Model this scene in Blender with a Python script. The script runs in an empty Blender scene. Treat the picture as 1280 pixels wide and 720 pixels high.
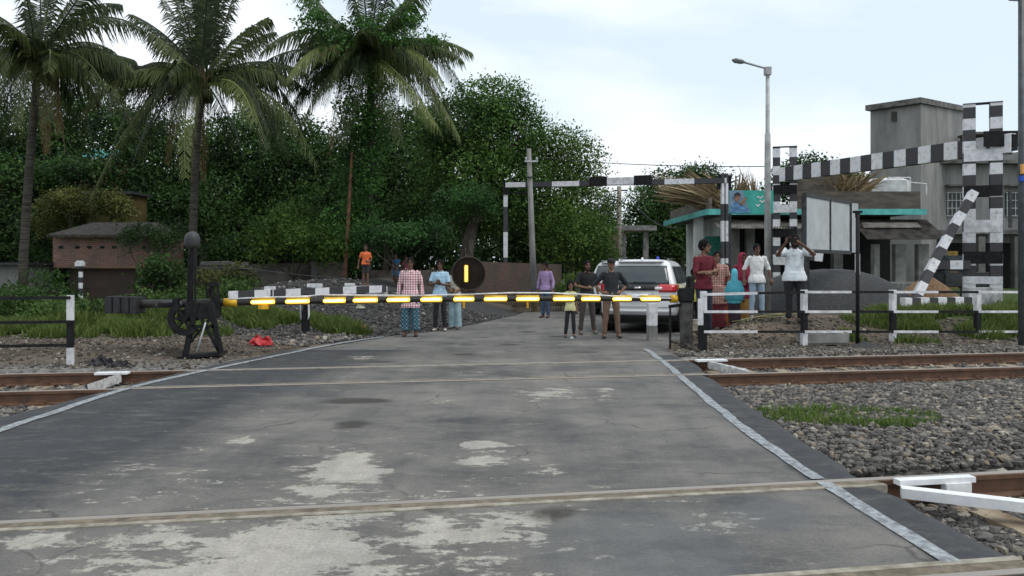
import bpy, bmesh, math, random
import numpy as np
from mathutils import Vector, Matrix, noise

random.seed(7); RNG = np.random.default_rng(11)
R = math.radians
SC = bpy.context.scene
COL = SC.collection

# ------------------------------------------------------------------ camera
F = 980.0; HZ = 332.0; CH = 1.6
cam = bpy.data.cameras.new('camera'); camo = bpy.data.objects.new('camera', cam); COL.objects.link(camo)
camo.location = (0, 0, CH); camo.rotation_euler = (R(90), 0, 0)
cam.sensor_width = 36; cam.lens = F / 1280 * 36; cam.shift_y = -(360 - HZ) / 1280
cam.clip_start = 0.05; cam.clip_end = 3000
SC.camera = camo

# ------------------------------------------------------------------ world
SUN_EL, SUN_AZ = 58, 110
W = bpy.data.worlds.new('World'); SC.world = W; W.use_nodes = True
nt = W.node_tree; nt.nodes.clear()
def wn(t, **k):
    n = nt.nodes.new(t)
    for a, b in k.items(): setattr(n, a, b)
    return n
out = wn('ShaderNodeOutputWorld'); bg = wn('ShaderNodeBackground'); bg.inputs[1].default_value = 0.1
sky = wn('ShaderNodeTexSky', sky_type='NISHITA', sun_disc=False)
sky.sun_elevation = R(SUN_EL); sky.sun_rotation = R(SUN_AZ)
tc = wn('ShaderNodeTexCoord'); mp = wn('ShaderNodeMapping'); mp.inputs['Scale'].default_value = (1.3, 1.3, 4.2); mp.inputs['Rotation'].default_value = (0, R(14), 0); mp.inputs['Location'].default_value = (3.1, 1.2, 0.4)
nz = wn('ShaderNodeTexNoise'); nz.inputs['Scale'].default_value = 1.5; nz.inputs['Detail'].default_value = 5; nz.inputs['Roughness'].default_value = .5; nz.inputs['Distortion'].default_value = .35
cr = wn('ShaderNodeValToRGB'); e = cr.color_ramp.elements
e[0].position = .40; e[0].color = (4.3, 4.95, 5.45, 1); e[1].position = .58; e[1].color = (6.0, 6.25, 6.45, 1)
mx = wn('ShaderNodeMix', data_type='RGBA'); mx.inputs[0].default_value = .9
L = nt.links.new
L(tc.outputs['Generated'], mp.inputs[0]); L(mp.outputs[0], nz.inputs['Vector']); L(nz.outputs[0], cr.inputs[0])
L(sky.outputs[0], mx.inputs[6]); L(cr.outputs[0], mx.inputs[7]); L(mx.outputs[2], bg.inputs[0]); L(bg.outputs[0], out.inputs[0])

sl = bpy.data.lights.new('sun', 'SUN'); sl.energy = .8; sl.angle = R(25); sl.color = (1, .96, .9)
so = bpy.data.objects.new('sun', sl); COL.objects.link(so); so.location = (0, 0, 50)
so.rotation_euler = (R(90 - SUN_EL), 0, R(180 - SUN_AZ))
SC.view_settings.view_transform = 'Standard'; SC.view_settings.look = 'None'
SC.view_settings.exposure = 0.92; SC.view_settings.gamma = 1.0

# ------------------------------------------------------------------ helpers
def V3(px, py, d): return Vector(((px - 640) * d / F, d, CH + (HZ - py) * d / F))
def clamp(x, a=0., b=1.): return max(a, min(b, x))
def sstep(a, b, x):
    t = clamp((x - a) / (b - a)); return t * t * (3 - 2 * t)
def interp(x, tab):
    if x <= tab[0][0]: return tab[0][1]
    for (a, p), (b, q) in zip(tab, tab[1:]):
        if x <= b: return p + (q - p) * (x - a) / (b - a)
    return tab[-1][1]
RA = R(9.6); UC, US = math.cos(RA), math.sin(RA)
def vv(x, y): return y * UC - x * US          # distance across the tracks
def uu(x, y): return x * UC + y * US          # distance along them
def uv2(u, v): return (u * UC - v * US, u * US + v * UC)
LEFT = [(-12, -5.6), (8.3, -5.5), (10.6, -5.25), (12.7, -4.95), (14.5, -4.5), (16.9, -3.6), (19.6, -1.75), (25.7, .1), (30, .8), (45, 3), (80, 9), (140, 22)]
RIGHT = [(-12, 2.8), (4.4, 2.8), (6.2, 2.7), (9.9, 2.8), (12.7, 3.02), (15.2, 3.0), (17, 3.5), (19, 4.6), (22, 5.6), (30, 7.0), (45, 9), (80, 15), (140, 28)]
def H(x, y):
    v = vv(x, y)
    h = -.2 + .18 * sstep(13.1, 14.6, v)
    if x < 0: h = -.2 + .2 * sstep(13.0, 15.5, v)
    eL = interp(y, LEFT) - x; eR = x - interp(y, RIGHT)
    if eL > 0: h += (1.15 - .9 * sstep(5, 8.2, eL)) * sstep(.1, 6.5, eL) * sstep(16.5, 23, y) + .12 * sstep(.3, 2, eL) * sstep(13.8, 15, v)
    if eR > 0: h += .43 * sstep(.3, 1.7, eR) * sstep(14.7, 16.3, v)
    if v > 13.3: h += .05 * noise.noise(Vector((x * .9, y * .9, 0))) * (1 if (eL > .2 or eR > .2) else 0)
    if -.2 < eL < 3 or -.2 < eR < 3: pass
    if eL < 0 and eR < 0: h = -.06
    else:
        t = min(max(eL, 0) if eL > 0 else 9, max(eR, 0) if eR > 0 else 9)
        if v > 13.1: h = max(h, -.035) if t > .3 else -.03
    return h
def drop(px, py):
    """walk along the sight line through a pixel until it meets the ground"""
    d = 3.0
    while d < 120:
        x = (px - 640) * d / F; z = CH - (py - HZ) * d / F
        g = H(x, d)
        if g < 0 and interp(d, LEFT) < x < interp(d, RIGHT): g = 0
        if z <= g: return Vector((x, d, g))
        d += .02
    return Vector(((px - 640) * 60 / F, 60, 0))
def byhead(px, py, h, d0=14.5, d1=40):
    d = d0; best = None
    while d < d1:
        x = (px - 640) * d / F; g = H(x, d)
        if g < 0: g = 0
        er = abs(CH + (HZ - py) * d / F - g - h)
        if best is None or er < best[0]: best = (er, Vector((x, d, g)))
        d += .05
    return best[1]

# --- materials
MATS = {}
def newmat(name):
    m = bpy.data.materials.new(name); m.use_nodes = True; n = m.node_tree
    return m, n, n.nodes['Principled BSDF']
def N(n, t, **k):
    o = n.nodes.new(t)
    for a, b in k.items():
        if a in o.inputs: o.inputs[a].default_value = b
        else: setattr(o, a, b)
    return o
def mat(name, c, rough=.7, var=.25, scale=6, metal=0, bump=0, emit=None, es=0, c2=None, detail=5, spec=.4, coat=0, stretch=(1,1,1), trans=0):
    """noisy single-colour surface: c mixed towards c2 (or a darker c) by fractal noise"""
    if name in MATS: return MATS[name]
    m, n, b = newmat(name); l = n.links.new
    tcn = N(n, 'ShaderNodeTexCoord'); mpn = N(n, 'ShaderNodeMapping'); mpn.inputs['Scale'].default_value = stretch
    l(tcn.outputs['Object'], mpn.inputs[0])
    nzn = N(n, 'ShaderNodeTexNoise', Scale=scale, Detail=detail, Roughness=.62); l(mpn.outputs[0], nzn.inputs['Vector'])
    r = N(n, 'ShaderNodeValToRGB'); c2 = c2 or tuple(x * (1 - var * 1.6) for x in c)
    r.color_ramp.elements[0].position = .34; r.color_ramp.elements[1].position = .66
    r.color_ramp.elements[0].color = (*c2, 1); r.color_ramp.elements[1].color = (*[min(1, x * (1 + var * .3)) for x in c], 1)
    l(nzn.outputs[0], r.inputs[0]); l(r.outputs[0], b.inputs['Base Color'])
    b.inputs['Roughness'].default_value = rough; b.inputs['Metallic'].default_value = metal
    b.inputs['Specular IOR Level'].default_value = spec; b.inputs['Coat Weight'].default_value = coat
    if trans: b.inputs['Transmission Weight'].default_value = trans
    if bump:
        bn = N(n, 'ShaderNodeBump', Strength=bump, Distance=.02); l(nzn.outputs[0], bn.inputs['Height']); l(bn.outputs[0], b.inputs['Normal'])
    if emit: b.inputs['Emission Color'].default_value = (*emit, 1); b.inputs['Emission Strength'].default_value = es
    MATS[name] = m; return m
def striped(name, axis, period, duty=.5, phase=0., ca=(.72, .72, .74), cb=(.024, .024, .028), rot=0):
    """bands of two worn paints along one object axis"""
    if name in MATS: return MATS[name]
    m, n, b = newmat(name); l = n.links.new
    tcn = N(n, 'ShaderNodeTexCoord'); sp = N(n, 'ShaderNodeSeparateXYZ'); l(tcn.outputs['Object'], sp.inputs[0])
    a = N(n, 'ShaderNodeMath', operation='MULTIPLY_ADD'); l(sp.outputs[axis], a.inputs[0]); a.inputs[1].default_value = 1 / period; a.inputs[2].default_value = phase + 50
    f = N(n, 'ShaderNodeMath', operation='FRACT'); l(a.outputs[0], f.inputs[0])
    g = N(n, 'ShaderNodeMath', operation='GREATER_THAN'); l(f.outputs[0], g.inputs[0]); g.inputs[1].default_value = duty
    nzn = N(n, 'ShaderNodeTexNoise', Scale=7, Detail=7, Roughness=.65); l(tcn.outputs['Object'], nzn.inputs['Vector'])
    ra = N(n, 'ShaderNodeValToRGB'); ra.color_ramp.elements[0].position = .28; ra.color_ramp.elements[1].position = .5
    ra.color_ramp.elements[0].color = (ca[0] * .55, ca[1] * .52, ca[2] * .5, 1); ra.color_ramp.elements[1].color = (*ca, 1)
    rb = N(n, 'ShaderNodeValToRGB'); rb.color_ramp.elements[0].color = (*cb, 1); rb.color_ramp.elements[1].position = .8
    rb.color_ramp.elements[1].color = (cb[0] * 2.2, cb[1] * 2.1, cb[2] * 2, 1)
    l(nzn.outputs[0], ra.inputs[0]); l(nzn.outputs[0], rb.inputs[0])
    mxn = N(n, 'ShaderNodeMix', data_type='RGBA'); l(g.outputs[0], mxn.inputs[0]); l(ra.outputs[0], mxn.inputs[6]); l(rb.outputs[0], mxn.inputs[7])
    l(mxn.outputs[2], b.inputs['Base Color']); b.inputs['Roughness'].default_value = .6
    bn = N(n, 'ShaderNodeBump', Strength=.25, Distance=.01); l(nzn.outputs[0], bn.inputs['Height']); l(bn.outputs[0], b.inputs['Normal'])
    MATS[name] = m; return m
def leafmat(name, dark, light, rough=.6, spec=.16, sub=.3):
    if name in MATS: return MATS[name]
    m, n, b = newmat(name); l = n.links.new
    at = N(n, 'ShaderNodeAttribute', attribute_name='tint')
    r = N(n, 'ShaderNodeValToRGB'); r.color_ramp.elements[0].color = (*dark, 1); r.color_ramp.elements[1].color = (*light, 1)
    l(at.outputs['Fac'], r.inputs[0]); l(r.outputs[0], b.inputs['Base Color'])
    b.inputs['Roughness'].default_value = rough; b.inputs['Specular IOR Level'].default_value = spec
    tr = N(n, 'ShaderNodeBsdfTranslucent'); l(r.outputs[0], tr.inputs[0])
    ms = N(n, 'ShaderNodeMixShader'); ms.inputs[0].default_value = sub
    l(b.outputs[0], ms.inputs[1]); l(tr.outputs[0], ms.inputs[2]); l(ms.outputs[0], n.nodes['Material Output'].inputs[0])
    MATS[name] = m; return m
def brickmat(name, c1, c2, mortar, w=.24, h=.085, dirt=(.05, .045, .035)):
    if name in MATS: return MATS[name]
    m, n, b = newmat(name); l = n.links.new
    tcn = N(n, 'ShaderNodeTexCoord'); sp = N(n, 'ShaderNodeSeparateXYZ'); l(tcn.outputs['Object'], sp.inputs[0])
    ad = N(n, 'ShaderNodeMath', operation='ADD'); l(sp.outputs[0], ad.inputs[0]); l(sp.outputs[1], ad.inputs[1])
    cb = N(n, 'ShaderNodeCombineXYZ'); l(ad.outputs[0], cb.inputs[0]); l(sp.outputs[2], cb.inputs[1])
    bt = N(n, 'ShaderNodeTexBrick', Scale=1.0); l(cb.outputs[0], bt.inputs['Vector'])
    bt.inputs['Brick Width'].default_value = w; bt.inputs['Row Height'].default_value = h; bt.inputs['Mortar Size'].default_value = .012
    bt.inputs['Color1'].default_value = (*c1, 1); bt.inputs['Color2'].default_value = (*c2, 1); bt.inputs['Mortar'].default_value = (*mortar, 1)
    nzn = N(n, 'ShaderNodeTexNoise', Scale=1.3, Detail=8, Roughness=.7); l(tcn.outputs['Object'], nzn.inputs['Vector'])
    r = N(n, 'ShaderNodeValToRGB'); r.color_ramp.elements[0].position = .42; r.color_ramp.elements[1].position = .62; l(nzn.outputs[0], r.inputs[0])
    r.color_ramp.elements[1].color = (.75, .75, .75, 1)
    mxn = N(n, 'ShaderNodeMix', data_type='RGBA'); l(r.outputs[0], mxn.inputs[0]); l(bt.outputs[0], mxn.inputs[6]); mxn.inputs[7].default_value = (*dirt, 1)
    l(mxn.outputs[2], b.inputs['Base Color']); b.inputs['Roughness'].default_value = .9
    bn = N(n, 'ShaderNodeBump', Strength=.5, Distance=.01); l(bt.outputs['Fac'], bn.inputs['Height']); bn.invert = True; l(bn.outputs[0], b.inputs['Normal'])
    MATS[name] = m; return m
def plaid(name, base, line, scale=22, width=.32, c3=None):
    if name in MATS: return MATS[name]
    m, n, b = newmat(name); l = n.links.new
    tcn = N(n, 'ShaderNodeTexCoord'); sp = N(n, 'ShaderNodeSeparateXYZ'); l(tcn.outputs['Object'], sp.inputs[0])
    fs = []
    for ax in (0, 2):
        a = N(n, 'ShaderNodeMath', operation='MULTIPLY_ADD'); l(sp.outputs[ax], a.inputs[0]); a.inputs[1].default_value = scale; a.inputs[2].default_value = 30
        f = N(n, 'ShaderNodeMath', operation='FRACT'); l(a.outputs[0], f.inputs[0])
        g = N(n, 'ShaderNodeMath', operation='LESS_THAN'); l(f.outputs[0], g.inputs[0]); g.inputs[1].default_value = width; fs.append(g)
    s = N(n, 'ShaderNodeMath', operation='ADD'); l(fs[0].outputs[0], s.inputs[0]); l(fs[1].outputs[0], s.inputs[1])
    d = N(n, 'ShaderNodeMath', operation='MULTIPLY'); l(s.outputs[0], d.inputs[0]); d.inputs[1].default_value = .5
    r = N(n, 'ShaderNodeValToRGB'); r.color_ramp.elements[0].color = (*base, 1); r.color_ramp.elements[1].color = (*line, 1)
    if c3: q = r.color_ramp.elements.new(.5); q.color = (*c3, 1)
    l(d.outputs[0], r.inputs[0]); l(r.outputs[0], b.inputs['Base Color']); b.inputs['Roughness'].default_value = .9
    MATS[name] = m; return m

# --- mesh builder
class MB:
    def __init__(s, org=(0, 0, 0)): s.v = []; s.f = []; s.m = []; s.o = Vector(org)
    def add(s, vs, fs, mi=0):
        b = len(s.v); s.v += [Vector(p) - s.o for p in vs]; s.f += [tuple(i + b for i in f) for f in fs]; s.m += [mi] * len(fs); return s
    def box(s, c, size, rz=0, mi=0, M=None, bev=0):
        x, y, z = [q / 2 for q in size]; M = M or Matrix.Rotation(rz, 4, 'Z')
        if bev:
            bm = bmesh.new(); bmesh.ops.create_cube(bm, size=1, matrix=Matrix.Diagonal((*size, 1)))
            bmesh.ops.bevel(bm, geom=bm.edges[:], offset=bev, segments=2, affect='EDGES'); bm.verts.index_update()
            vs = [M @ q.co + Vector(c) for q in bm.verts]; fs = [tuple(q.index for q in f.verts) for f in bm.faces]; bm.free(); return s.add(vs, fs, mi)
        vs = [M @ Vector((a * x, b_ * y, c_ * z)) + Vector(c) for a in (-1, 1) for b_ in (-1, 1) for c_ in (-1, 1)]
        return s.add(vs, [(0, 1, 3, 2), (4, 6, 7, 5), (0, 4, 5, 1), (2, 3, 7, 6), (0, 2, 6, 4), (1, 5, 7, 3)], mi)
    def bar(s, p, q, w, h, mi=0, up=(0, 0, 1)):
        """box from p to q, w across, h along up"""
        p, q = Vector(p), Vector(q); t = (q - p); Ln = t.length; t.normalize(); a = t.cross(Vector(up))
        if a.length < 1e-4: a = Vector((1, 0, 0))
        a.normalize(); u = a.cross(t).normalized()
        vs = [c + a * (i * w / 2) + u * (j * h / 2) for c in (p, q) for i, j in ((-1, -1), (1, -1), (1, 1), (-1, 1))]
        return s.add(vs, [(0, 1, 2, 3)[::-1], (4, 5, 6, 7), (0, 1, 5, 4), (1, 2, 6, 5), (2, 3, 7, 6), (3, 0, 4, 7)], mi)
    def tube(s, pts, rad, n=10, mi=0, cap=True, sx=1., sy=1., round_=False):
        pts = [Vector(p) for p in pts]; rad = [rad] * len(pts) if isinstance(rad, (int, float)) else list(rad)
        if round_:
            a, b = (pts[0] - pts[1]).normalized(), (pts[-1] - pts[-2]).normalized()
            pts = [pts[0] + a * rad[0] * .85, pts[0] + a * rad[0] * .5] + pts + [pts[-1] + b * rad[-1] * .5, pts[-1] + b * rad[-1] * .85]
            rad = [rad[0] * .45, rad[0] * .85] + rad + [rad[-1] * .85, rad[-1] * .45]
        vs = []; ref = None
        for i, p in enumerate(pts):
            t = (pts[min(i + 1, len(pts) - 1)] - pts[max(i - 1, 0)]).normalized()
            if ref is None: ref = Vector((1, 0, 0)) if abs(t.x) < .8 else Vector((0, 1, 0))
            a = (ref - t * ref.dot(t)).normalized(); b = t.cross(a); ref = a
            vs += [p + a * (math.cos(k * 2 * math.pi / n) * rad[i] * sx) + b * (math.sin(k * 2 * math.pi / n) * rad[i] * sy) for k in range(n)]
        fs = [(i * n + k, i * n + (k + 1) % n, (i + 1) * n + (k + 1) % n, (i + 1) * n + k) for i in range(len(pts) - 1) for k in range(n)]
        if cap: fs += [tuple(range(n))[::-1], tuple(range((len(pts) - 1) * n, len(pts) * n))]
        return s.add(vs, fs, mi)
    def ell(s, c, r, n=12, m=8, mi=0, M=None):
        c = Vector(c); M = M or Matrix.Identity(4); vs = [c + M @ Vector((0, 0, -r[2]))]
        for j in range(1, m):
            ph = -math.pi / 2 + math.pi * j / m
            vs += [c + M @ Vector((r[0] * math.cos(ph) * math.cos(2 * math.pi * k / n), r[1] * math.cos(ph) * math.sin(2 * math.pi * k / n), r[2] * math.sin(ph))) for k in range(n)]
        vs.append(c + M @ Vector((0, 0, r[2]))); t = len(vs) - 1
        fs = [(0, 1 + (k + 1) % n, 1 + k) for k in range(n)]
        for j in range(m - 2): fs += [(1 + j * n + k, 1 + j * n + (k + 1) % n, 1 + (j + 1) * n + (k + 1) % n, 1 + (j + 1) * n + k) for k in range(n)]
        fs += [(t, 1 + (m - 2) * n + k, 1 + (m - 2) * n + (k + 1) % n) for k in range(n)]
        return s.add(vs, fs, mi)
    def prism(s, poly, p, q, up=(0, 0, 1), mi=0):
        """2-D polygon (a, u) swept from p to q"""
        p, q = Vector(p), Vector(q); t = (q - p).normalized(); a = t.cross(Vector(up)).normalized(); u = a.cross(t).normalized(); n = len(poly)
        vs = [c + a * x + u * y for c in (p, q) for x, y in poly]
        return s.add(vs, [tuple(range(n))[::-1], tuple(range(n, 2 * n))] + [(k, (k + 1) % n, n + (k + 1) % n, n + k) for k in range(n)], mi)
    def build(s, name, mats, parent=None, smooth=False):
        me = bpy.data.meshes.new(name); me.from_pydata([tuple(p) for p in s.v], [], s.f)
        for m in (mats if isinstance(mats, (list, tuple)) else [mats]): me.materials.append(m)
        me.polygons.foreach_set('material_index', s.m)
        if smooth: me.polygons.foreach_set('use_smooth', [True] * len(s.f))
        bm = bmesh.new(); bm.from_mesh(me); bmesh.ops.recalc_face_normals(bm, faces=bm.faces); bm.to_mesh(me); bm.free()
        o = bpy.data.objects.new(name, me); COL.objects.link(o)
        if parent: o.parent = parent
        else: o.location = s.o
        return o
def tag(o, label=None, cat=None, group=None, kind=None):
    if label: o['label'] = label
    if cat: o['category'] = cat
    if group: o['group'] = group
    if kind: o['kind'] = kind
    return o
def thing(name, loc, label, cat, group=None, rz=0):
    o = bpy.data.objects.new(name, None); COL.objects.link(o); o.empty_display_size = .2
    o.location = loc; o.rotation_euler = (0, 0, rz); return tag(o, label, cat, group)
def copy_tree(o, parent=None):
    c = o.copy(); COL.objects.link(c)
    if parent: c.parent = parent
    for ch in list(o.children): copy_tree(ch, c)
    return c
def fastmesh(name, verts, nper, mats, parent=None, tint=None, loc=None, mi=None):
    """verts (n, nper, 3): one polygon of nper corners each"""
    n = len(verts); me = bpy.data.meshes.new(name); vf = verts.reshape(-1, 3)
    if loc is not None: vf = vf - np.array(loc)
    me.vertices.add(n * nper); me.vertices.foreach_set('co', vf.astype(np.float32).ravel())
    me.loops.add(n * nper); me.loops.foreach_set('vertex_index', np.arange(n * nper, dtype=np.int32))
    me.polygons.add(n); me.polygons.foreach_set('loop_start', np.arange(0, n * nper, nper, dtype=np.int32))
    for m in (mats if isinstance(mats, list) else [mats]): me.materials.append(m)
    if mi is not None: me.polygons.foreach_set('material_index', mi.astype(np.int32))
    me.update(calc_edges=True)
    if tint is not None:
        a = me.attributes.new('tint', 'FLOAT', 'POINT'); a.data.foreach_set('value', np.repeat(tint, nper).astype(np.float32))
    me.validate(); o = bpy.data.objects.new(name, me); COL.objects.link(o)
    if parent: o.parent = parent
    elif loc is not None: o.location = loc
    return o
def unit(a): return a / (np.linalg.norm(a, axis=-1, keepdims=True) + 1e-9)

BLACK = mat('black_paint', (.017, .017, .019), .7, .4, 9, bump=.2, spec=.22)
WHITE = mat('white_paint', (.74, .74, .76), .6, .25, 5, bump=.15)
DKSTEEL = mat('dark_steel', (.045, .048, .052), .6, .5, 12, bump=.3)
CONC = mat('grey_concrete', (.27, .265, .25), .9, .35, 2.2, bump=.4, detail=9)
# ------------------------------------------------------------------ ground
def ground_sheet():
    xs = sorted(set([-600, -350, -200, -120, -80, -60, -45] + [round(-36 + i * .3, 2) for i in range(0, 80)] + [round(-12 + i * .2, 2) for i in range(125)] + [round(13 + .4 * i, 2) for i in range(45)] + [32, 36, 45, 60, 90, 150, 300, 600]))
    ys = sorted(set([-60, -20, -8] + [round(-2 + .2 * i, 2) for i in range(150)] + [round(28 + .6 * i, 2) for i in range(60)] + [66, 75, 90, 120, 180, 300, 600, 1200]))
    vs = [(x, y, H(x, y)) for y in ys for x in xs]; n = len(xs)
    fs = [(j * n + i, j * n + i + 1, (j + 1) * n + i + 1, (j + 1) * n + i) for j in range(len(ys) - 1) for i in range(n - 1)]
    me = bpy.data.meshes.new('ground'); me.from_pydata(vs, [], fs); me.polygons.foreach_set('use_smooth', [True] * len(fs))
    # soil colour differs by place: ballast grit near the tracks, brown soil, dark dust bank behind the lamp disc
    ca = me.attributes.new('soil', 'FLOAT_COLOR', 'POINT'); cols = []
    for x, y, z in vs:
        v = vv(x, y); grit = 1 - sstep(13.6, 14.8, v); eL = interp(y, LEFT) - x
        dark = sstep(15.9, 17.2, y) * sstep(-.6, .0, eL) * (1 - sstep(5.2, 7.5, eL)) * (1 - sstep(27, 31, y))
        green = (sstep(15.5, 17.5, y) if x < -6.2 - .25 * (y - 17) else 0) + (sstep(15.2, 16.5, v) * sstep(7.6, 9.0, x))
        cols += [grit, dark, clamp(green), 1]
    ca.data.foreach_set('color', cols)
    m, nn, b = newmat('ground'); l = nn.links.new
    tcn = N(nn, 'ShaderNodeTexCoord'); at = N(nn, 'ShaderNodeAttribute', attribute_name='soil'); sp = N(nn, 'ShaderNodeSeparateColor'); l(at.outputs['Color'], sp.inputs[0])
    n1 = N(nn, 'ShaderNodeTexNoise', Scale=1.1, Detail=9, Roughness=.65); n2 = N(nn, 'ShaderNodeTexNoise', Scale=22, Detail=6, Roughness=.7)
    vo = N(nn, 'ShaderNodeTexVoronoi', Scale=16)
    for q in (n1, n2, vo): l(tcn.outputs['Object'], q.inputs['Vector'])
    r1 = N(nn, 'ShaderNodeValToRGB'); e = r1.color_ramp.elements; e[0].position = .3; e[0].color = (.06, .046, .033, 1); e[1].position = .68; e[1].color = (.2, .155, .11, 1)
    q = e.new(.5); q.color = (.105, .085, .065, 1); l(n1.outputs[0], r1.inputs[0])
    r2 = N(nn, 'ShaderNodeValToRGB'); e = r2.color_ramp.elements; e[0].color = (.05, .047, .042, 1); e[1].color = (.3, .29, .27, 1); l(vo.outputs['Color'], r2.inputs[0])
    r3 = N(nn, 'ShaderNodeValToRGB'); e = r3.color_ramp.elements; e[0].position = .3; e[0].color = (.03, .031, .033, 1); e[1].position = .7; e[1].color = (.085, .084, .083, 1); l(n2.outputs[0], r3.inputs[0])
    r4 = N(nn, 'ShaderNodeValToRGB'); e = r4.color_ramp.elements; e[0].position = .3; e[0].color = (.022, .05, .012, 1); e[1].position = .7; e[1].color = (.07, .1, .03, 1); l(n2.outputs[0], r4.inputs[0])
    def mixc(f, a, c):
        x = N(nn, 'ShaderNodeMix', data_type='RGBA'); l(f, x.inputs[0]); l(a, x.inputs[6]); l(c, x.inputs[7]); return x.outputs[2]
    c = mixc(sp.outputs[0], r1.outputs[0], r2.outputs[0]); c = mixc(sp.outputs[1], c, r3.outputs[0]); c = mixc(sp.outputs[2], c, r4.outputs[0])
    l(c, b.inputs['Base Color']); b.inputs['Roughness'].default_value = .95; b.inputs['Specular IOR Level'].default_value = .2
    bn = N(nn, 'ShaderNodeBump', Strength=.8, Distance=.05); l(n2.outputs[0], bn.inputs['Height']); l(bn.outputs[0], b.inputs['Normal'])
    me.materials.append(m); o = bpy.data.objects.new('ground', me); COL.objects.link(o); tag(o, kind='structure')
ground_sheet()

# ------------------------------------------------------------------ road
def ellipse_list(items):
    out = []
    for px, py, rx, ry, s in items:
        d = 1568 / (py - HZ); x = (px - 640) * d / F; out.append((x, d, rx * d / F, max(.05, ry * d * d / 1568), s))
    return out
CREAM = ellipse_list([(345, 695, 120, 42, 1.25), (430, 590, 52, 22, 1.1), (440, 572, 30, 9, .8), (400, 616, 22, 6, .9), (302, 552, 22, 6, .8), (690, 492, 42, 11, 1), (600, 556, 36, 7, 1), (600, 574, 30, 8, .8),
    (545, 663, 24, 12, 1), (612, 660, 34, 16, .95), (672, 648, 11, 10, 1), (668, 672, 8, 5, .8), (892, 652, 55, 14, .85), (690, 588, 18, 6, .8), (660, 577, 7, 4, 1), (60, 672, 30, 9, .8), (130, 700, 26, 9, .9), (210, 668, 30, 8, .7),
    (455, 447, 24, 2.5, .8), (560, 503, 22, 3.5, .8), (595, 466, 24, 3, .8), (755, 487, 14, 5, .8), (757, 498, 12, 3, .7), (175, 585, 30, 8, .55), (235, 592, 20, 6, .6), (320, 520, 30, 5, .45), (700, 430, 30, 2, .5), (850, 500, 30, 4, .5), (470, 640, 14, 6, .7), (25, 680, 26, 8, .7)])
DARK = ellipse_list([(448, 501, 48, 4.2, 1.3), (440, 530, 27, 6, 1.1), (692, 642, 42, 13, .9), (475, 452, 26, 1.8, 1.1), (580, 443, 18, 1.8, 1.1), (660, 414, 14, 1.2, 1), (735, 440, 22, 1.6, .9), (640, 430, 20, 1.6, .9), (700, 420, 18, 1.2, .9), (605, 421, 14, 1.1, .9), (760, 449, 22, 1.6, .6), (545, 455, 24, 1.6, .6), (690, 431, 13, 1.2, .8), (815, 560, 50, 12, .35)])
WET = ellipse_list([(800, 690, 130, 55, 1), (960, 640, 60, 22, .7), (120, 545, 120, 28, .5)])
def sumell(L_, x, y, p=1.0):
    s = 0
    for cx, cy, rx, ry, k in L_:
        q = ((x - cx) / rx) ** 2 + ((y - cy) / ry) ** 2
        if q < 6: s += k * math.exp(-q * .9)
    return min(s, 1.4)
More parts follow.
